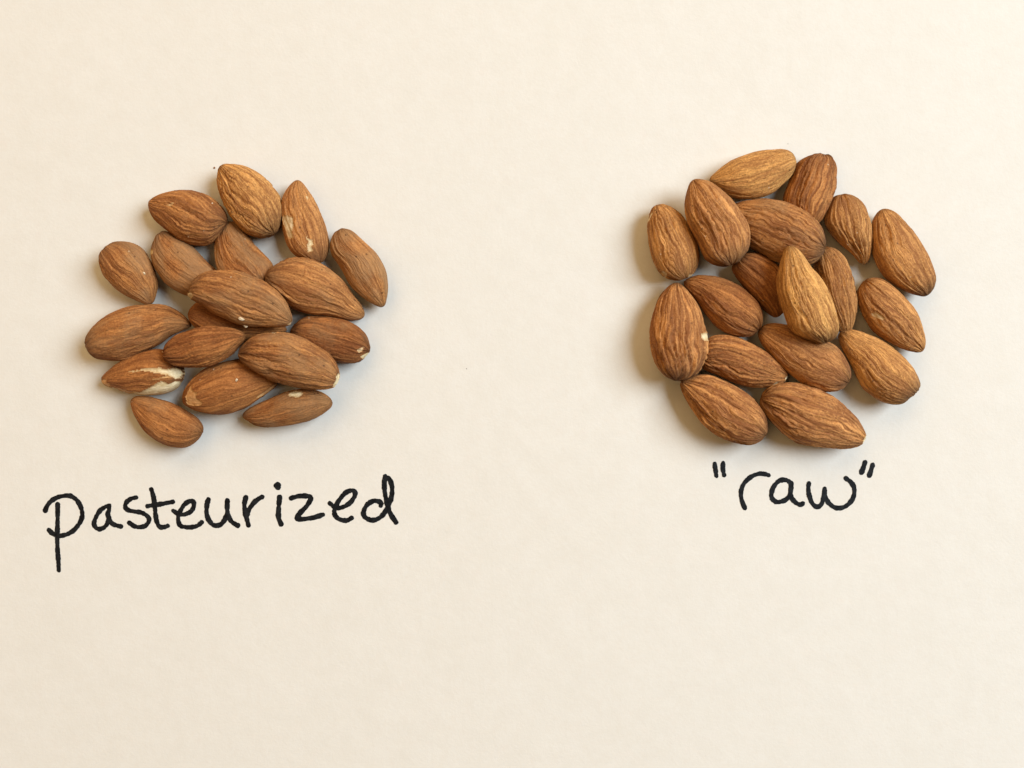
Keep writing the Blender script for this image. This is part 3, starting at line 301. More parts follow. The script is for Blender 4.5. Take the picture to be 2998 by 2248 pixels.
 ('longest furrowed almond at the bottom of the raw pile with a white torn tip', [6.9067, -0.7165, 0.4415], [-0.3266, -0.029, -0.0398], 0.9, (1.0, 1.3, 3.22, 0.1, 0.6, 0.15), [(1.322, -0.121), (1.285, -0.031), (1.217, 0.048), (1.142, 0.121), (1.066, 0.19), (0.987, 0.253), (0.902, 0.307), (0.811, 0.353), (0.718, 0.395), (0.624, 0.435), (0.529, 0.474), (0.434, 0.51), (0.337, 0.541), (0.237, 0.566), (0.136, 0.585), (0.034, 0.602), (-0.07, 0.611), (-0.174, 0.615), (-0.279, 0.613), (-0.383, 0.608), (-0.488, 0.599), (-0.593, 0.587), (-0.697, 0.566), (-0.797, 0.535), (-0.894, 0.494), (-0.986, 0.443), (-1.071, 0.383), (-1.145, 0.311), (-1.202, 0.226), (-1.241, 0.132), (-1.258, 0.032), (-1.252, -0.069), (-1.221, -0.164), (-1.163, -0.245), (-1.087, -0.313), (-1.004, -0.373), (-0.918, -0.428), (-0.83, -0.479), (-0.739, -0.526), (-0.646, -0.569), (-0.551, -0.608), (-0.454, -0.641), (-0.354, -0.666), (-0.253, -0.681), (-0.149, -0.689), (-0.044, -0.69), (0.06, -0.686), (0.164, -0.675), (0.268, -0.66), (0.372, -0.641), (0.476, -0.621), (0.577, -0.596), (0.68, -0.57), (0.781, -0.54), (0.88, -0.506), (0.977, -0.467), (1.071, -0.419), (1.158, -0.362), (1.236, -0.295), (1.298, -0.214)], [('w', [(1.212, -0.22), (1.222, -0.081), (1.349, -0.012), (1.372, -0.149), (1.281, -0.252)])], 'R'),
 ('reddish almond with a dark beaked tip touching the nib-topped upright almond, raw pile', [4.8613, 1.7891, 0.3589], [2.5148, -0.0552, -0.0429], 0.751, (0.5, 0.8, 3.1, 0.15, 0.4, 0.1), [(1.055, 0.066), (1.05, -0.005), (1.014, -0.078), (0.971, -0.149), (0.92, -0.213), (0.861, -0.268), (0.794, -0.317), (0.72, -0.359), (0.648, -0.4), (0.575, -0.436), (0.498, -0.469), (0.421, -0.498), (0.34, -0.52), (0.262, -0.545), (0.182, -0.562), (0.1, -0.573), (0.018, -0.58), (-0.064, -0.584), (-0.146, -0.584), (-0.228, -0.583), (-0.31, -0.578), (-0.391, -0.568), (-0.473, -0.554), (-0.552, -0.534), (-0.629, -0.505), (-0.701, -0.466), (-0.768, -0.417), (-0.829, -0.361), (-0.878, -0.295), (-0.918, -0.224), (-0.948, -0.147), (-0.963, -0.066), (-0.962, 0.015), (-0.948, 0.096), (-0.92, 0.172), (-0.875, 0.239), (-0.814, 0.294), (-0.746, 0.34), (-0.673, 0.377), (-0.598, 0.409), (-0.517, 0.432), (-0.437, 0.45), (-0.356, 0.459), (-0.273, 0.459), (-0.192, 0.457), (-0.109, 0.448), (-0.028, 0.436), (0.053, 0.418), (0.133, 0.399), (0.212, 0.378), (0.291, 0.355), (0.37, 0.329), (0.447, 0.297), (0.523, 0.264), (0.6, 0.236), (0.677, 0.216), (0.76, 0.199), (0.842, 0.176), (0.922, 0.147), (1.0, 0.114)], [], 'R'),
 ("almond under the golden central almond's blunt end, with a creased rounded end, raw pile", [6.7267, 0.6104, 0.3771], [2.6282, -0.0738, -0.005], 0.794, (0.9, 0.9, 3.1, 0.1, 0.7, 0.15), [(1.203, -0.042), (1.192, -0.13), (1.146, -0.21), (1.081, -0.277), (1.007, -0.333), (0.926, -0.378), (0.838, -0.413), (0.746, -0.438), (0.657, -0.461), (0.566, -0.479), (0.471, -0.489), (0.379, -0.497), (0.286, -0.5), (0.195, -0.506), (0.103, -0.512), (0.012, -0.525), (-0.079, -0.54), (-0.17, -0.557), (-0.26, -0.565), (-0.352, -0.564), (-0.441, -0.549), (-0.529, -0.525), (-0.616, -0.495), (-0.699, -0.458), (-0.779, -0.415), (-0.859, -0.368), (-0.936, -0.316), (-1.007, -0.257), (-1.063, -0.184), (-1.105, -0.101), (-1.128, -0.011), (-1.128, 0.081), (-1.104, 0.169), (-1.06, 0.249), (-1.0, 0.317), (-0.927, 0.372), (-0.847, 0.418), (-0.762, 0.455), (-0.673, 0.482), (-0.582, 0.501), (-0.491, 0.518), (-0.399, 0.53), (-0.306, 0.537), (-0.213, 0.538), (-0.121, 0.534), (-0.029, 0.524), (0.062, 0.511), (0.153, 0.495), (0.245, 0.478), (0.336, 0.458), (0.424, 0.433), (0.515, 0.407), (0.6, 0.372), (0.685, 0.336), (0.77, 0.296), (0.853, 0.254), (0.937, 0.21), (1.019, 0.163), (1.096, 0.107), (1.163, 0.04)], [], 'R'),
 ('reddish wrinkled almond with a chipped white point in the lower raw pile', [5.3349, 0.5313, 0.3586], [-0.2043, -0.0355, -0.0377], 0.737, (0.7, 1.1, 3.56, 0.05, 0.3, 0.05), [(1.07, -0.124), (1.026, -0.059), (0.961, -0.003), (0.895, 0.054), (0.829, 0.108), (0.759, 0.156), (0.685, 0.199), (0.61, 0.239), (0.535, 0.278), (0.458, 0.315), (0.38, 0.348), (0.301, 0.379), (0.22, 0.405), (0.138, 0.428), (0.056, 0.451), (-0.026, 0.47), (-0.11, 0.487), (-0.194, 0.501), (-0.279, 0.508), (-0.364, 0.512), (-0.448, 0.506), (-0.531, 0.492), (-0.614, 0.473), (-0.694, 0.448), (-0.771, 0.416), (-0.842, 0.374), (-0.901, 0.319), (-0.94, 0.248), (-0.959, 0.17), (-0.962, 0.088), (-0.955, 0.007), (-0.949, -0.072), (-0.952, -0.152), (-0.945, -0.232), (-0.909, -0.301), (-0.849, -0.349), (-0.774, -0.379), (-0.696, -0.401), (-0.615, -0.419), (-0.533, -0.437), (-0.452, -0.456), (-0.372, -0.478), (-0.291, -0.498), (-0.211, -0.517), (-0.129, -0.532), (-0.046, -0.544), (0.037, -0.552), (0.122, -0.553), (0.207, -0.55), (0.292, -0.54), (0.377, -0.527), (0.46, -0.508), (0.544, -0.486), (0.625, -0.461), (0.708, -0.435), (0.788, -0.403), (0.865, -0.364), (0.938, -0.318), (1.006, -0.265), (1.059, -0.2)], [('w', [(0.976, -0.229), (1.073, -0.075), (1.111, -0.124), (1.041, -0.25)]), ('k', [(0.738, -0.425), (0.76, -0.33), (0.859, -0.292), (0.889, -0.375)])], 'R'),
 ('big upright almond with bold pale ridges and a nib at its top, raw pile', [3.8187, 1.2107, 0.4367], [1.5708, -0.0492, 0.0186], 0.9, (0.8, 1.4, 2.76, 0.1, 0.8, 0.15), [(1.116, 0.039), (1.084, -0.039), (1.019, -0.107), (0.949, -0.171), (0.877, -0.232), (0.802, -0.289), (0.726, -0.341), (0.648, -0.391), (0.565, -0.435), (0.483, -0.478), (0.397, -0.514), (0.311, -0.547), (0.221, -0.573), (0.131, -0.596), (0.04, -0.617), (-0.052, -0.633), (-0.145, -0.647), (-0.238, -0.655), (-0.334, -0.659), (-0.428, -0.652), (-0.521, -0.636), (-0.616, -0.615), (-0.706, -0.584), (-0.793, -0.545), (-0.876, -0.498), (-0.952, -0.439), (-1.016, -0.368), (-1.064, -0.286), (-1.093, -0.196), (-1.112, -0.102), (-1.124, -0.008), (-1.126, 0.087), (-1.112, 0.18), (-1.076, 0.266), (-1.022, 0.344), (-0.956, 0.411), (-0.879, 0.465), (-0.795, 0.508), (-0.711, 0.546), (-0.624, 0.582), (-0.535, 0.611), (-0.443, 0.631), (-0.351, 0.644), (-0.258, 0.653), (-0.165, 0.655), (-0.071, 0.654), (0.022, 0.649), (0.114, 0.638), (0.206, 0.624), (0.299, 0.606), (0.389, 0.581), (0.478, 0.551), (0.565, 0.517), (0.65, 0.477), (0.737, 0.435), (0.817, 0.385), (0.89, 0.326), (0.96, 0.262), (1.024, 0.192), (1.083, 0.118)], [('w', [(-0.112, -0.463), (-0.001, -0.624), (-0.1, -0.641), (-0.195, -0.66), (-0.264, -0.562), (-0.201, -0.474)])], 'R'),
 ('reddish almond partly tucked behind the golden central almond on its brighter side, raw pile', [7.4444, 2.1994, 0.3295], [-1.2803, -0.0391, 0.0489], 0.68, (1.35, 0.9, 3.68, 0.1, 0.2, 0.1), [(1.047, 0.026), (1.001, 0.091), (0.94, 0.147), (0.873, 0.196), (0.8, 0.236), (0.726, 0.271), (0.654, 0.304), (0.578, 0.332), (0.498, 0.354), (0.421, 0.375), (0.345, 0.395), (0.266, 0.407), (0.191, 0.423), (0.114, 0.433), (0.038, 0.441), (-0.038, 0.447), (-0.114, 0.455), (-0.19, 0.456), (-0.267, 0.456), (-0.342, 0.447), (-0.413, 0.432), (-0.491, 0.419), (-0.568, 0.402), (-0.64, 0.378), (-0.709, 0.345), (-0.775, 0.306), (-0.839, 0.261), (-0.898, 0.208), (-0.945, 0.146), (-0.978, 0.076), (-0.993, 0.002), (-0.986, -0.073), (-0.955, -0.142), (-0.904, -0.199), (-0.842, -0.242), (-0.771, -0.274), (-0.696, -0.297), (-0.617, -0.315), (-0.54, -0.329), (-0.462, -0.338), (-0.384, -0.345), (-0.31, -0.355), (-0.232, -0.361), (-0.153, -0.362), (-0.075, -0.364), (0.002, -0.366), (0.08, -0.363), (0.158, -0.356), (0.236, -0.345), (0.316, -0.333), (0.395, -0.321), (0.468, -0.307), (0.544, -0.295), (0.626, -0.284), (0.709, -0.269), (0.79, -0.249), (0.873, -0.224), (0.948, -0.182), (1.006, -0.121), (1.042, -0.049)], [('w', [(0.995, -0.056), (0.979, 0.102), (1.058, 0.097), (1.065, -0.015)])], 'R'),
 ('broad dusty almond lying crosswise between the big ridged and dark wrinkled almonds, raw pile', [6.046, 3.4584, 0.5232], [2.8023, -0.2233, -0.2352], 0.9, (0.9, 1.0, 3.79, -0.1, 0.8, 0.35), [(1.194, -0.136), (1.179, -0.225), (1.131, -0.306), (1.068, -0.376), (0.994, -0.435), (0.912, -0.484), (0.827, -0.524), (0.74, -0.56), (0.65, -0.59), (0.557, -0.615), (0.466, -0.64), (0.372, -0.657), (0.277, -0.671), (0.183, -0.684), (0.087, -0.689), (-0.008, -0.692), (-0.104, -0.69), (-0.2, -0.683), (-0.295, -0.667), (-0.39, -0.647), (-0.483, -0.618), (-0.572, -0.582), (-0.663, -0.544), (-0.749, -0.497), (-0.829, -0.442), (-0.905, -0.379), (-0.971, -0.307), (-1.028, -0.228), (-1.078, -0.143), (-1.113, -0.053), (-1.128, 0.041), (-1.122, 0.135), (-1.098, 0.225), (-1.06, 0.31), (-1.011, 0.388), (-0.947, 0.455), (-0.869, 0.506), (-0.784, 0.545), (-0.695, 0.576), (-0.604, 0.599), (-0.513, 0.615), (-0.414, 0.617), (-0.317, 0.617), (-0.222, 0.619), (-0.124, 0.609), (-0.027, 0.597), (0.07, 0.579), (0.166, 0.56), (0.263, 0.537), (0.358, 0.51), (0.454, 0.482), (0.55, 0.45), (0.639, 0.408), (0.727, 0.359), (0.811, 0.302), (0.887, 0.239), (0.961, 0.172), (1.034, 0.102), (1.103, 0.03), (1.162, -0.048)], [], 'R'),
 ('big ridged almond with its point up, overlapping the palest top almond of the raw pile', [4.6462, 3.6631, 0.7027], [1.9399, -0.0269, 0.002], 0.838, (1.0, 1.0, 2.88, 0.2, 0.8, 0.2), [(1.091, 0.124), (1.063, 0.042), (1.02, -0.036), (0.972, -0.111), (0.914, -0.177), (0.846, -0.233), (0.773, -0.28), (0.696, -0.323), (0.615, -0.361), (0.535, -0.399), (0.457, -0.439), (0.38, -0.477), (0.298, -0.507), (0.215, -0.531), (0.129, -0.549), (0.044, -0.567), (-0.042, -0.588), (-0.128, -0.599), (-0.217, -0.611), (-0.306, -0.614), (-0.395, -0.606), (-0.485, -0.591), (-0.571, -0.563), (-0.654, -0.526), (-0.733, -0.479), (-0.806, -0.424), (-0.869, -0.358), (-0.92, -0.281), (-0.962, -0.199), (-0.994, -0.114), (-1.016, -0.025), (-1.021, 0.066), (-1.011, 0.155), (-0.983, 0.241), (-0.94, 0.322), (-0.883, 0.393), (-0.815, 0.452), (-0.739, 0.499), (-0.654, 0.531), (-0.561, 0.543), (-0.47, 0.546), (-0.383, 0.547), (-0.297, 0.551), (-0.209, 0.555), (-0.122, 0.566), (-0.036, 0.58), (0.049, 0.6), (0.135, 0.612), (0.223, 0.618), (0.311, 0.615), (0.396, 0.6), (0.482, 0.579), (0.566, 0.55), (0.646, 0.513), (0.725, 0.472), (0.801, 0.427), (0.874, 0.378), (0.946, 0.328), (1.018, 0.274), (1.075, 0.206)], [], 'R'),
 ('smooth golden almond lying topmost at the centre of the raw pile, point up', [6.6341, 2.0166, 0.9097], [1.9032, 0.1411, 0.035], 0.792, (2.0, 0.7, 3.45, 0.05, 0.9, 0.1), [(1.166, 0.085), (1.114, 0.011), (1.028, -0.046), (0.938, -0.092), (0.846, -0.129), (0.759, -0.162), (0.673, -0.193), (0.586, -0.223), (0.501, -0.254), (0.42, -0.291), (0.333, -0.325), (0.246, -0.354), (0.159, -0.377), (0.072, -0.398), (-0.015, -0.417), (-0.103, -0.441), (-0.19, -0.454), (-0.279, -0.469), (-0.368, -0.477), (-0.459, -0.483), (-0.55, -0.486), (-0.641, -0.481), (-0.731, -0.472), (-0.825, -0.458), (-0.92, -0.438), (-1.012, -0.402), (-1.088, -0.345), (-1.142, -0.268), (-1.173, -0.18), (-1.185, -0.086), (-1.177, 0.008), (-1.143, 0.099), (-1.087, 0.181), (-1.022, 0.257), (-0.959, 0.334), (-0.893, 0.408), (-0.818, 0.475), (-0.738, 0.534), (-0.649, 0.578), (-0.554, 0.606), (-0.457, 0.619), (-0.361, 0.618), (-0.271, 0.621), (-0.178, 0.623), (-0.086, 0.629), (0.007, 0.631), (0.099, 0.632), (0.19, 0.626), (0.281, 0.617), (0.369, 0.6), (0.455, 0.575), (0.54, 0.544), (0.621, 0.505), (0.701, 0.465), (0.781, 0.422), (0.862, 0.379), (0.941, 0.333), (1.018, 0.285), (1.094, 0.235), (1.153, 0.168)], [], 'R'),
]
WORDS = [
 ('pasteurized', [('p', 0.0527, [[(-10.936, -2.963), (-10.895, -2.862), (-10.794, -2.74), (-10.632, -2.649), (-10.429, -2.615), (-10.308, -2.639), (-10.186, -2.74), (-10.105, -2.882), (-10.071, -3.044), (-10.095, -3.186), (-10.166, -3.308), (-10.287, -3.44), (-10.429, -3.521), (-10.571, -3.555), (-10.693, -3.541), (-10.794, -3.48), (-10.855, -3.419)], [(-10.648, -2.826), (-10.646, -3.105), (-10.652, -3.348), (-10.656, -3.612), (-10.648, -3.916), (-10.632, -4.119), (-10.62, -4.366)]]), ('a', 0.0507, [[(-9.44, -2.852), (-9.538, -2.882), (-9.659, -2.974), (-9.75, -3.126), (-9.795, -3.267), (-9.75, -3.365), (-9.669, -3.399), (-9.558, -3.359), (-9.481, -3.267), (-9.44, -3.126)], [(-9.452, -2.852), (-9.44, -2.943), (-9.473, -3.055), (-9.426, -3.186), (-9.355, -3.278), (-9.254, -3.318), (-9.167, -3.338)]]), ('s', 0.0507, [[(-8.808, -2.659), (-8.93, -2.69), (-9.031, -2.771), (-9.065, -2.862), (-9.015, -2.943), (-8.869, -2.984), (-8.707, -3.008), (-8.585, -3.065), (-8.51, -3.146), (-8.524, -3.247), (-8.605, -3.328), (-8.727, -3.353), (-8.849, -3.332), (-8.97, -3.251)]]), ('t', 0.0527, [[(-8.453, -2.467), (-8.403, -2.639), (-8.372, -2.842), (-8.352, -3.065), (-8.322, -3.227), (-8.261, -3.338), (-8.18, -3.359), (-8.068, -3.324)], [(-8.54, -2.862), (-8.362, -2.832), (-8.159, -2.801), (-7.947, -2.761)]]), ('e', 0.0507, [[(-7.943, -2.967), (-7.835, -3.034), (-7.693, -3.061), (-7.551, -3.004), (-7.47, -2.903), (-7.45, -2.801), (-7.491, -2.74), (-7.572, -2.751), (-7.673, -2.822), (-7.754, -2.943), (-7.811, -3.065), (-7.819, -3.207), (-7.774, -3.318), (-7.653, -3.353), (-7.491, -3.353), (-7.369, -3.318), (-7.272, -3.243)]]), ('u', 0.0547, [[(-7.116, -2.704), (-7.15, -2.842), (-7.156, -3.024), (-7.106, -3.186), (-7.004, -3.298), (-6.883, -3.312), (-6.796, -3.267), (-6.725, -3.166), (-6.678, -3.044)], [(-6.67, -2.724), (-6.674, -2.882), (-6.664, -3.024), (-6.623, -3.146), (-6.542, -3.247), (-6.427, -3.314)]]), ('r', 0.0547, [[(-6.238, -2.663), (-6.269, -2.801), (-6.258, -2.984), (-6.218, -3.146), (-6.177, -3.308)], [(-6.208, -3.065), (-6.167, -2.953), (-6.066, -2.801), (-5.965, -2.71), (-5.857, -2.647)]]), ('i', 0.0567, [[(-5.446, -2.653), (-5.464, -2.862), (-5.474, -3.065), (-5.454, -3.186), (-5.409, -3.284)], [(-5.523, -2.382), (-5.474, -2.351), (-5.478, -2.42), (-5.523, -2.382)]]), ('z', 0.0547, [[(-5.178, -2.676), (-5.012, -2.631), (-4.83, -2.623), (-4.716, -2.649), (-4.736, -2.74), (-4.83, -2.882), (-4.951, -3.004), (-5.042, -3.126), (-5.002, -3.166), (-4.85, -3.16), (-4.647, -3.13), (-4.43, -3.061)]]), ('e', 0.0527, [[(-4.268, -2.793), (-4.161, -2.878), (-4.039, -2.903), (-3.877, -2.842), (-3.756, -2.74), (-3.685, -2.619), (-3.685, -2.522), (-3.776, -2.497), (-3.897, -2.548), (-4.019, -2.68), (-4.11, -2.822), (-4.161, -2.963), (-4.151, -3.065), (-4.07, -3.156), (-3.938, -3.196), (-3.837, -3.186), (-3.76, -3.14)]]), ('d', 0.0547, [[(-3.077, -2.852), (-3.077, -2.781), (-3.168, -2.74), (-3.289, -2.755), (-3.411, -2.852), (-3.478, -2.994), (-3.458, -3.105), (-3.35, -3.176), (-3.208, -3.186), (-3.066, -3.105), (-2.965, -2.984), (-2.888, -2.822), (-2.827, -2.659), (-2.809, -2.457), (-2.839, -2.295), (-2.898, -2.197)], [(-2.975, -2.157), (-2.991, -2.335), (-2.981, -2.538), (-2.935, -2.761), (-2.884, -2.943), (-2.823, -3.085), (-2.716, -3.243)]])]),
 ('"raw"', [('"', 0.0508, [[(4.751, -1.866), (4.769, -2.019), (4.792, -2.155)], [(4.95, -1.847), (4.94, -1.979), (4.972, -2.136)]]), ('r', 0.0508, [[(5.454, -2.902), (5.39, -2.742), (5.365, -2.585), (5.39, -2.429), (5.468, -2.292), (5.605, -2.175), (5.761, -2.108), (5.898, -2.106), (6.015, -2.136)]]), ('a', 0.0528, [[(6.543, -2.331), (6.465, -2.269), (6.348, -2.245), (6.23, -2.292), (6.133, -2.409), (6.08, -2.566), (6.097, -2.683), (6.191, -2.761), (6.308, -2.755), (6.426, -2.703), (6.514, -2.585), (6.539, -2.429)], [(6.539, -2.351), (6.533, -2.546), (6.563, -2.683), (6.66, -2.785), (6.758, -2.826), (6.817, -2.796)]]), ('w', 0.0528, [[(6.959, -2.331), (6.944, -2.448), (6.969, -2.624), (7.041, -2.8), (7.149, -2.878), (7.247, -2.82), (7.305, -2.663), (7.329, -2.452)], [(7.329, -2.488), (7.334, -2.624), (7.403, -2.761), (7.52, -2.869), (7.657, -2.908), (7.813, -2.869), (7.95, -2.742), (8.018, -2.585), (8.009, -2.409), (7.931, -2.292), (7.825, -2.21)]]), ('"', 0.0567, [[(8.273, -1.837), (8.228, -1.979), (8.19, -2.073)], [(8.45, -1.901), (8.405, -2.058), (8.374, -2.142)]])]),
]


# ------------------------------------------------------------------ paper and handwriting
def box(x0, x1, y0, y1, z0, z1):
    v = [(x, y, z) for z in (z0, z1) for y in (y0, y1) for x in (x0, x1)]
    f = [(0, 2, 3, 1), (4, 5, 7, 6), (0, 1, 5, 4), (2, 6, 7, 3), (0, 4, 6, 2), (1, 3, 7, 5)]
    return v, f


v, f = box(-0.46, 0.46, -0.32, 0.32, -0.0003, 0.0)
paper = link_mesh('paper', v, f, PAPER)
prop(paper, 'large blank white sheet of paper with two words handwritten in black marker', 'paper')


def spline(P, per=14):
    P = np.array(P, float)
    E = np.vstack([2 * P[0] - P[1], P, 2 * P[-1] - P[-2]])
    out = []
    for i in range(1, len(E) - 2):
        t = np.linspace(0, 1, per, endpoint=False)[:, None]
        a, b, c, d = E[i - 1], E[i], E[i + 1], E[i + 2]
        out.append(0.5 * (2 * b + (c - a) * t + (2 * a - 5 * b + 4 * c - d) * t * t + (3 * b - a - 3 * c + d) * t ** 3))
    return np.vstack(out + [P[-1:]])


def ink_shape(strokes, hw, seed):
    """the inked area of a letter: one flat sheet with the slightly ragged edge of a marker"""
    S = [spline(s) for s in strokes]
    allp = np.vstack(S)
    g = 0.0085
    x0, y0 = allp.min(0) - 2.2 * hw
    x1, y1 = allp.max(0) + 2.2 * hw
    X, Y = np.meshgrid(np.arange(x0, x1, g), np.arange(y0, y1, g), indexing='ij')
    Q = np.stack([X, Y], -1)
    D = np.full(X.shape, 9.0)
    for P in S:
        n = len(P)
        for i in range(n - 1):
            a, b = P[i], P[i + 1]
            ab = b - a
            lo, hi = np.minimum(a, b) - 2 * hw, np.maximum(a, b) + 2 * hw
            i0, i1 = max(int((lo[0] - x0) / g), 0), int((hi[0] - x0) / g) + 2
            j0, j1 = max(int((lo[1] - y0) / g), 0), int((hi[1] - y0) / g) + 2
            q = Q[i0:i1, j0:j1]
            t = np.clip(((q - a) @ ab) / max(ab @ ab, 1e-9), 0, 1)
            w = 1.0 + 0.10 * math.sin(i * 0.21 + seed) + 0.05 * math.sin(i * 0.57 + seed * 2)
            d = np.linalg.norm(q - (a + t[..., None] * ab), axis=-1) - hw * 1.06 * w
            D[i0:i1, j0:j1] = np.minimum(D[i0:i1, j0:j1], d)
    Z = np.full(X.shape, seed * 3.7)
    D = D + 0.0065 * noise(np.stack([X * 22, Y * 22, Z], -1)) + 0.004 * noise(np.stack([X * 60, Y * 60, Z], -1))
    verts, index, faces = [], {}, []

    def vid(x, y):
        k = (round(x, 5), round(y, 5))
        if k not in index:
            index[k] = len(verts)
            verts.append((x * CM, y * CM, 0.00004))
        return index[k]

    inside = D < 0
    cnt = inside[:-1, :-1].astype(int) + inside[1:, :-1] + inside[1:, 1:] + inside[:-1, 1:]
    for i, j in np.argwhere(cnt > 0):
        c = [(i, j), (i + 1, j), (i + 1, j + 1), (i, j + 1)]
        poly = []
        for k in range(4):
            a, b = c[k], c[(k + 1) % 4]
            da, db = D[a], D[b]
            if da < 0:
                poly.append((x0 + a[0] * g, y0 + a[1] * g))
            if (da < 0) != (db < 0):
                t = da / (da - db)
                poly.append((x0 + (a[0] + t * (b[0] - a[0])) * g, y0 + (a[1] + t * (b[1] - a[1])) * g))
        ids = []
        for p in poly:
            q = vid(*p)
            if q not in ids:
                ids.append(q)
        if len(ids) >= 3:
            faces.append(tuple(ids))
    return verts, faces


seed = 1
for word, letters in WORDS:
    e = bpy.data.objects.new('handwritten_word', None)
    scene.collection.objects.link(e)
    e.parent = paper
    e.empty_display_size = 0.01
    e['label'] = 'word %s in black marker' % word
    for ch, hw, strokes in letters:
        vv, ff = ink_shape(strokes, hw, seed)
        o = link_mesh('quotation_mark' if ch == '"' else 'letter', vv, ff, INK, e)
        if ch != '"':
            o['label'] = 'handwritten letter %s' % ch
        seed += 1

# ------------------------------------------------------------------ almonds
NU, NT_ = 150, 132
DEBUG = False


def dense(loc):
    P = np.vstack([loc, loc[:1]])
    s = np.r_[0, np.cumsum(np.linalg.norm(np.diff(P, axis=0), axis=1))]
    q = np.linspace(0, s[-1], 720, endpoint=False)
    R = np.c_[np.interp(q, s, P[:, 0]), np.interp(q, s, P[:, 1])]
    k = np.exp(-0.5 * (np.arange(-9, 10) / 4.5) ** 2)
    k /= k.sum()
    return sum(w * np.roll(R, j, 0) for w, j in zip(k, range(-9, 10)))


def profile(loc, n):
    C = np.roll(loc, -int(np.argmax(loc[:, 0])), 0)
    j = int(np.argmin(C[:, 0]))
    a, b = C[:j + 1], np.vstack([C[j:], C[:1]])
    U, L = (b, a) if a[len(a) // 2, 1] < b[len(b) // 2, 1] else (a, b)

    def mono(c):
        o = c if c[0, 0] < c[-1, 0] else c[::-1]
        return np.maximum.accumulate(o[:, 0]), o[:, 1]
    x0, x1 = C[:, 0].min(), C[:, 0].max()
    u = (1 - np.cos(np.pi * np.arange(n + 1) / n)) / 2
    x = x0 + u * (x1 - x0)
    return u, x, np.interp(x, *mono(U)), np.interp(x, *mono(L))


def in_poly(px, py, poly):
    r = np.zeros(px.shape, bool)
    n = len(poly)
    for i in range(n):
        (xa, ya), (xb, yb) = poly[i], poly[(i + 1) % n]
        c = ((ya > py) != (yb > py)) & (px < (xb - xa) * (py - ya) / (yb - ya + 1e-12) + xa)
        r ^= c
    return r


def smooth(a, b, x):
    t = np.clip((x - a) / (b - a), 0, 1)
    return t * t * (3 - 2 * t)


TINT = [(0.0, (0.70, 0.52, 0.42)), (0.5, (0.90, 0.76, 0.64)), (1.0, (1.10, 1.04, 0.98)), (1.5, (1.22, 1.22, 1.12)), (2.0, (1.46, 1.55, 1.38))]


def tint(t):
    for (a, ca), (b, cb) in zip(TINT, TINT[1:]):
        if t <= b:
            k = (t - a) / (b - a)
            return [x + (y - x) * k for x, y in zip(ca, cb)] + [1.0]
    return list(TINT[-1][1]) + [1.0]


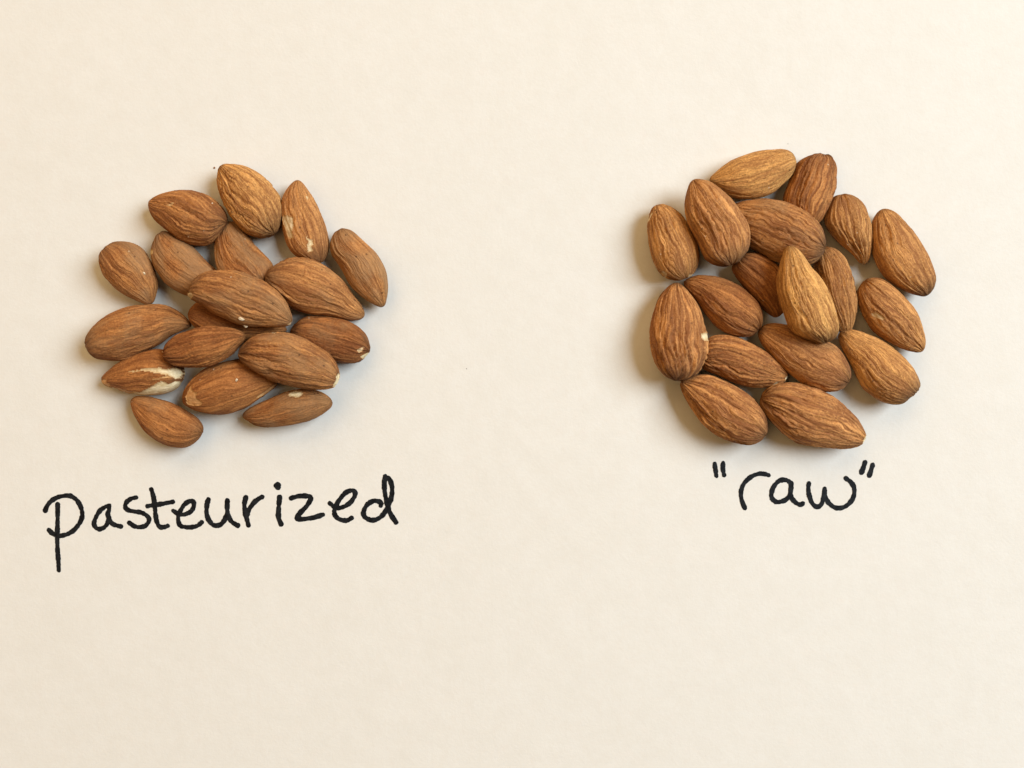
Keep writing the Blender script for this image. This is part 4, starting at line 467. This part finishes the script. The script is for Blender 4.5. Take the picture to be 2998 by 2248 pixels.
def make_almond(idx, label, cen, ang, thick, look, loc, patches, pile):
    tone, wrinkle, grooves, skew, scar_amt, dust = look
    off = idx * 7.31
    u, x, yU, yL = profile(dense(np.array(loc)), NU)
    w = np.maximum((yU - yL) / 2, 0)
    c = (yU + yL) / 2
    wn = w / w.max()
    t = thick / 2 * wn ** 0.8
    th = np.arange(NT_) * 2 * np.pi / NT_
    cs, sn = np.cos(th), np.sin(th)
    V = np.stack([np.repeat(x[:, None], NT_, 1), c[:, None] + w[:, None] * cs,
                  t[:, None] * np.sign(sn) * np.abs(sn) ** 0.9], -1)
    # outward normals of the smooth body
    du = np.gradient(V, axis=0)
    dt = np.roll(V, -1, 1) - np.roll(V, 1, 1)
    N = np.cross(dt, du)
    N /= np.maximum(np.linalg.norm(N, axis=-1, keepdims=True), 1e-9)
    if ((V - np.stack([x, c, 0 * x], -1)[:, None]) * N).sum() < 0:
        N = -N
    uu = np.repeat(u[:, None], NT_, 1)
    L = x[-1] - x[0]
    s = uu * L
    # flow of the veins: they leave the stem scar, fan out, drift and meet at the point
    TH = np.repeat(th[None], NU + 1, 0)
    base = np.stack([s * 1.1, np.cos(TH) * 1.2, np.sin(TH) * 1.2], -1) + off
    TH2 = TH + skew * (uu - 0.5) * np.sign(np.sin(TH)) * 2 + 0.17 * noise(base) + 0.085 * noise(base * 2.9 + 5) + 0.03 * noise(base * 7.5 + 9)
    a1, a2 = np.cos(TH2), np.sin(TH2)

    def streak(k, ax, o):
        return noise(np.stack([s * ax + o, a1 * grooves * k + o * 1.7, a2 * grooves * k - o], -1) + off)
    r1 = streak(1.0, 0.55, 1.0)
    r2 = streak(2.1, 0.95, 9.0)
    r3 = streak(4.0, 1.9, 21.0)
    v1 = np.abs(r1)
    v2 = np.abs(r2)
    r4 = streak(6.5, 2.6, 33.0)
    h = (-np.exp(-(v1 / 0.10) ** 2) * 0.85 - np.exp(-(v2 / 0.12) ** 2) * 0.60 - np.exp(-(np.abs(r3) / 0.12) ** 2) * 0.22
         + r2 * 0.50 + r3 * 0.55 + r4 * 0.26 + np.minimum(r1, 0.3) * 0.5)
    patchy = 0.55 + 0.75 * smooth(-0.35, 0.45, noise(base * 0.9 + 30))
    fade = smooth(0.02, 0.30, wn)[:, None] * (1 - 0.45 * smooth(0.72, 0.98, uu))
    h = h * patchy * fade
    lump = noise(np.stack([s * 1.3, a1 * 0.9, a2 * 0.9], -1) + off + 60)
    disp = 0.0300 * wrinkle * (h + 0.38) + 0.028 * lump * fade
    # shallow dimple at the stem scar
    scar_d = np.sqrt((s / 0.20) ** 2 + 0 * s)
    disp = disp - 0.012 * scar_amt * np.exp(-scar_d ** 2) * (1 + 0.6 * np.sin(TH * 9 + off))
    # mask of the peeled places (ragged along the veins)
    jag = 0.030 * noise(np.stack([s * 9, V[..., 1] * 16, V[..., 2] * 9], -1) + off) + 0.016 * r3
    px_, py_ = V[..., 0] + jag, V[..., 1] + 0.6 * jag
    kind = np.zeros(V.shape[:2], int)
    for q, (kk, poly) in enumerate(patches):
        kind[in_poly(px_, py_, poly) & (V[..., 2] > -0.12)] = q + 1
    V = V + N * disp[..., None]
    # close the poles
    V[0] = V[0].mean(0)
    V[-1] = V[-1].mean(0)
    vk = 0.50 + 0.55 * wrinkle
    vein = 0.52 + 0.28 * vk * streak(1.6, 0.5, 47.0) + 0.42 * vk * streak(3.9, 0.9, 71.0) - 0.42 * vk * np.exp(-(streak(2.3, 0.6, 88.0) / 0.11) ** 2)
    scar_mask = scar_amt * np.exp(-(s / 0.27) ** 2) + 0.35 * scar_amt * np.exp(-((L - s) / 0.10) ** 2)
    dust_map = np.clip((0.12 + dust) * (1.0 + 0.9 * lump), 0, 1)
    flow = np.stack([s * 0.42 + off, a1 * grooves, a2 * grooves], -1)
    # quads
    nv = (NU + 1) * NT_
    i = np.arange(NU)[:, None] * NT_
    j = np.arange(NT_)[None]
    jn = (j + 1) % NT_
    quads = np.stack([i + j, i + jn, i + NT_ + jn, i + NT_ + j], -1).reshape(-1, 4)
    fk = kind.reshape(-1)[quads]
    fkind = np.where((fk > 0).sum(1) >= 3, fk.max(1), 0)
    VV = V.reshape(-1, 3) * CM
    att = {'flow': flow.reshape(-1, 3), 'vein': vein.reshape(-1), 'scar': scar_mask.reshape(-1), 'dust': dust_map.reshape(-1)}

    def sub(sel, sink=None):
        q = quads[sel]
        ids, inv = np.unique(q, return_inverse=True)
        vv = VV[ids].copy()
        if sink is not None:
            vv -= N.reshape(-1, 3)[ids] * sink[ids][:, None]
        return vv, inv.reshape(-1, 4), {k_: a[ids] for k_, a in att.items()}
    vv, ff, aa = sub(fkind == 0)
    o = link_mesh('almond', vv, ff, SKIN, None, True, aa)
    cy, sy = math.cos(ang[0]), math.sin(ang[0])
    cp, sp = math.cos(ang[1]), math.sin(ang[1])
    cr, sr = math.cos(ang[2]), math.sin(ang[2])
    R = (Matrix(((cy, -sy, 0), (sy, cy, 0), (0, 0, 1))) @ Matrix(((cp, 0, -sp), (0, 1, 0), (sp, 0, cp)))
         @ Matrix(((1, 0, 0), (0, cr, -sr), (0, sr, cr))))
    o.matrix_world = Matrix.Translation(Vector(cen) * CM) @ R.to_4x4()
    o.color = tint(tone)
    prop(o, label, 'almond', 'almonds piled above the word pasteurized' if pile == 'L' else 'almonds piled above the word raw')
    for q, (kk, poly) in enumerate(patches):
        sel = fkind == q + 1
        if DEBUG:
            print('PATCH', label[:40], q, kk, int(sel.sum()))
        if sel.sum() < 4:
            print('EMPTY PATCH', label, q, int(sel.sum()))
            continue
        # the kernel lies a skin's thickness lower, except along the torn rim where both meet
        outer = np.zeros(nv, bool)
        outer[quads[fkind != q + 1].ravel()] = True
        sink = np.where(outer, 0.0, 0.00015)
        pv, pf, _ = sub(sel, sink)
        rim = outer.astype(float)
        qs = quads[sel]
        near = np.zeros(nv)
        np.maximum.at(near, qs.ravel(), np.repeat(rim[qs].max(1), 4) * 0.55)
        rim = np.maximum(rim, near)[np.unique(qs)]
        b = link_mesh('peeled_patch', pv, pf, KERNEL[kk], o, True, {'rim': rim})
        b['label'] = {'w': 'white bare kernel', 'k': 'pale chipped spot', 't': 'tan inner skin'}[kk]


for n, a in enumerate(ALMONDS):
    make_almond(n, *a)

# ------------------------------------------------------------------ crumbs
CRUMB = kernel_material('pale_crumb', (0.55, 0.42, 0.27, 1), (0.80, 0.70, 0.52, 1))
BROWN = kernel_material('brown_crumb', (0.16, 0.06, 0.02, 1), (0.34, 0.15, 0.05, 1))
GREY = kernel_material('dark_speck', (0.05, 0.045, 0.04, 1), (0.12, 0.10, 0.09, 1))


def surface_z(x, y):
    dg = bpy.context.evaluated_depsgraph_get()
    hit, p, *_ = scene.ray_cast(dg, Vector((x * CM, y * CM, 0.05)), Vector((0, 0, -1)))
    return p.z / CM if hit else 0.0


def crumb(x, y, size, mat, label, seed):
    import bmesh
    bm = bmesh.new()
    bmesh.ops.create_icosphere(bm, subdivisions=2, radius=1)
    rr = np.random.default_rng(seed)
    sx, sy, sz = size * (0.8 + 0.5 * rr.random()), size * (0.55 + 0.4 * rr.random()), size * 0.5
    P = np.array([v.co[:] for v in bm.verts])
    k = 1 + 0.55 * noise(P * 1.4 + seed * 3.1)
    P = P * k[:, None] * (sx, sy, sz)
    z = surface_z(x, y)
    fs = [tuple(v.index for v in f_.verts) for f_ in bm.faces]
    bm.free()
    o = link_mesh('crumb', P * CM, fs, mat)
    o.location = (x * CM, y * CM, (z + sz * 0.55) * CM)
    o.rotation_euler = (0, 0, rr.random() * 6)
    prop(o, label, 'crumb')


bpy.context.view_layer.update()
crumb(-6.974, 5.069, 0.024, BROWN, 'tiny brown crumb on bare paper beside the point of the golden top almond, pasteurized pile', 1)
crumb(-1.065, 0.360, 0.011, GREY, 'dark speck on the empty paper between the two piles', 2)
crumb(6.468, 5.628, 0.010, GREY, 'faint dark speck on the paper above the raw pile', 3)
crumb(-5.986, 1.443, 0.052, CRUMB, 'largest pale flake on the lower edge of the topmost central almond, pasteurized pile', 4)
crumb(-5.955, 1.298, 0.038, CRUMB, 'small pale flake hanging at the lower rim of the topmost central almond, pasteurized pile', 5)
crumb(-8.360, 2.517, 0.032, CRUMB, 'pale crumb on the short egg-shaped almond of the pasteurized pile', 6)
crumb(-6.195, 0.092, 0.028, CRUMB, 'pale crumb on the smooth tan-ended almond below the broken-tipped one', 7)
crumb(-7.428, -0.542, 0.036, CRUMB, 'pale crumb at the tan peeled end of the smooth almond, pasteurized pile', 8)
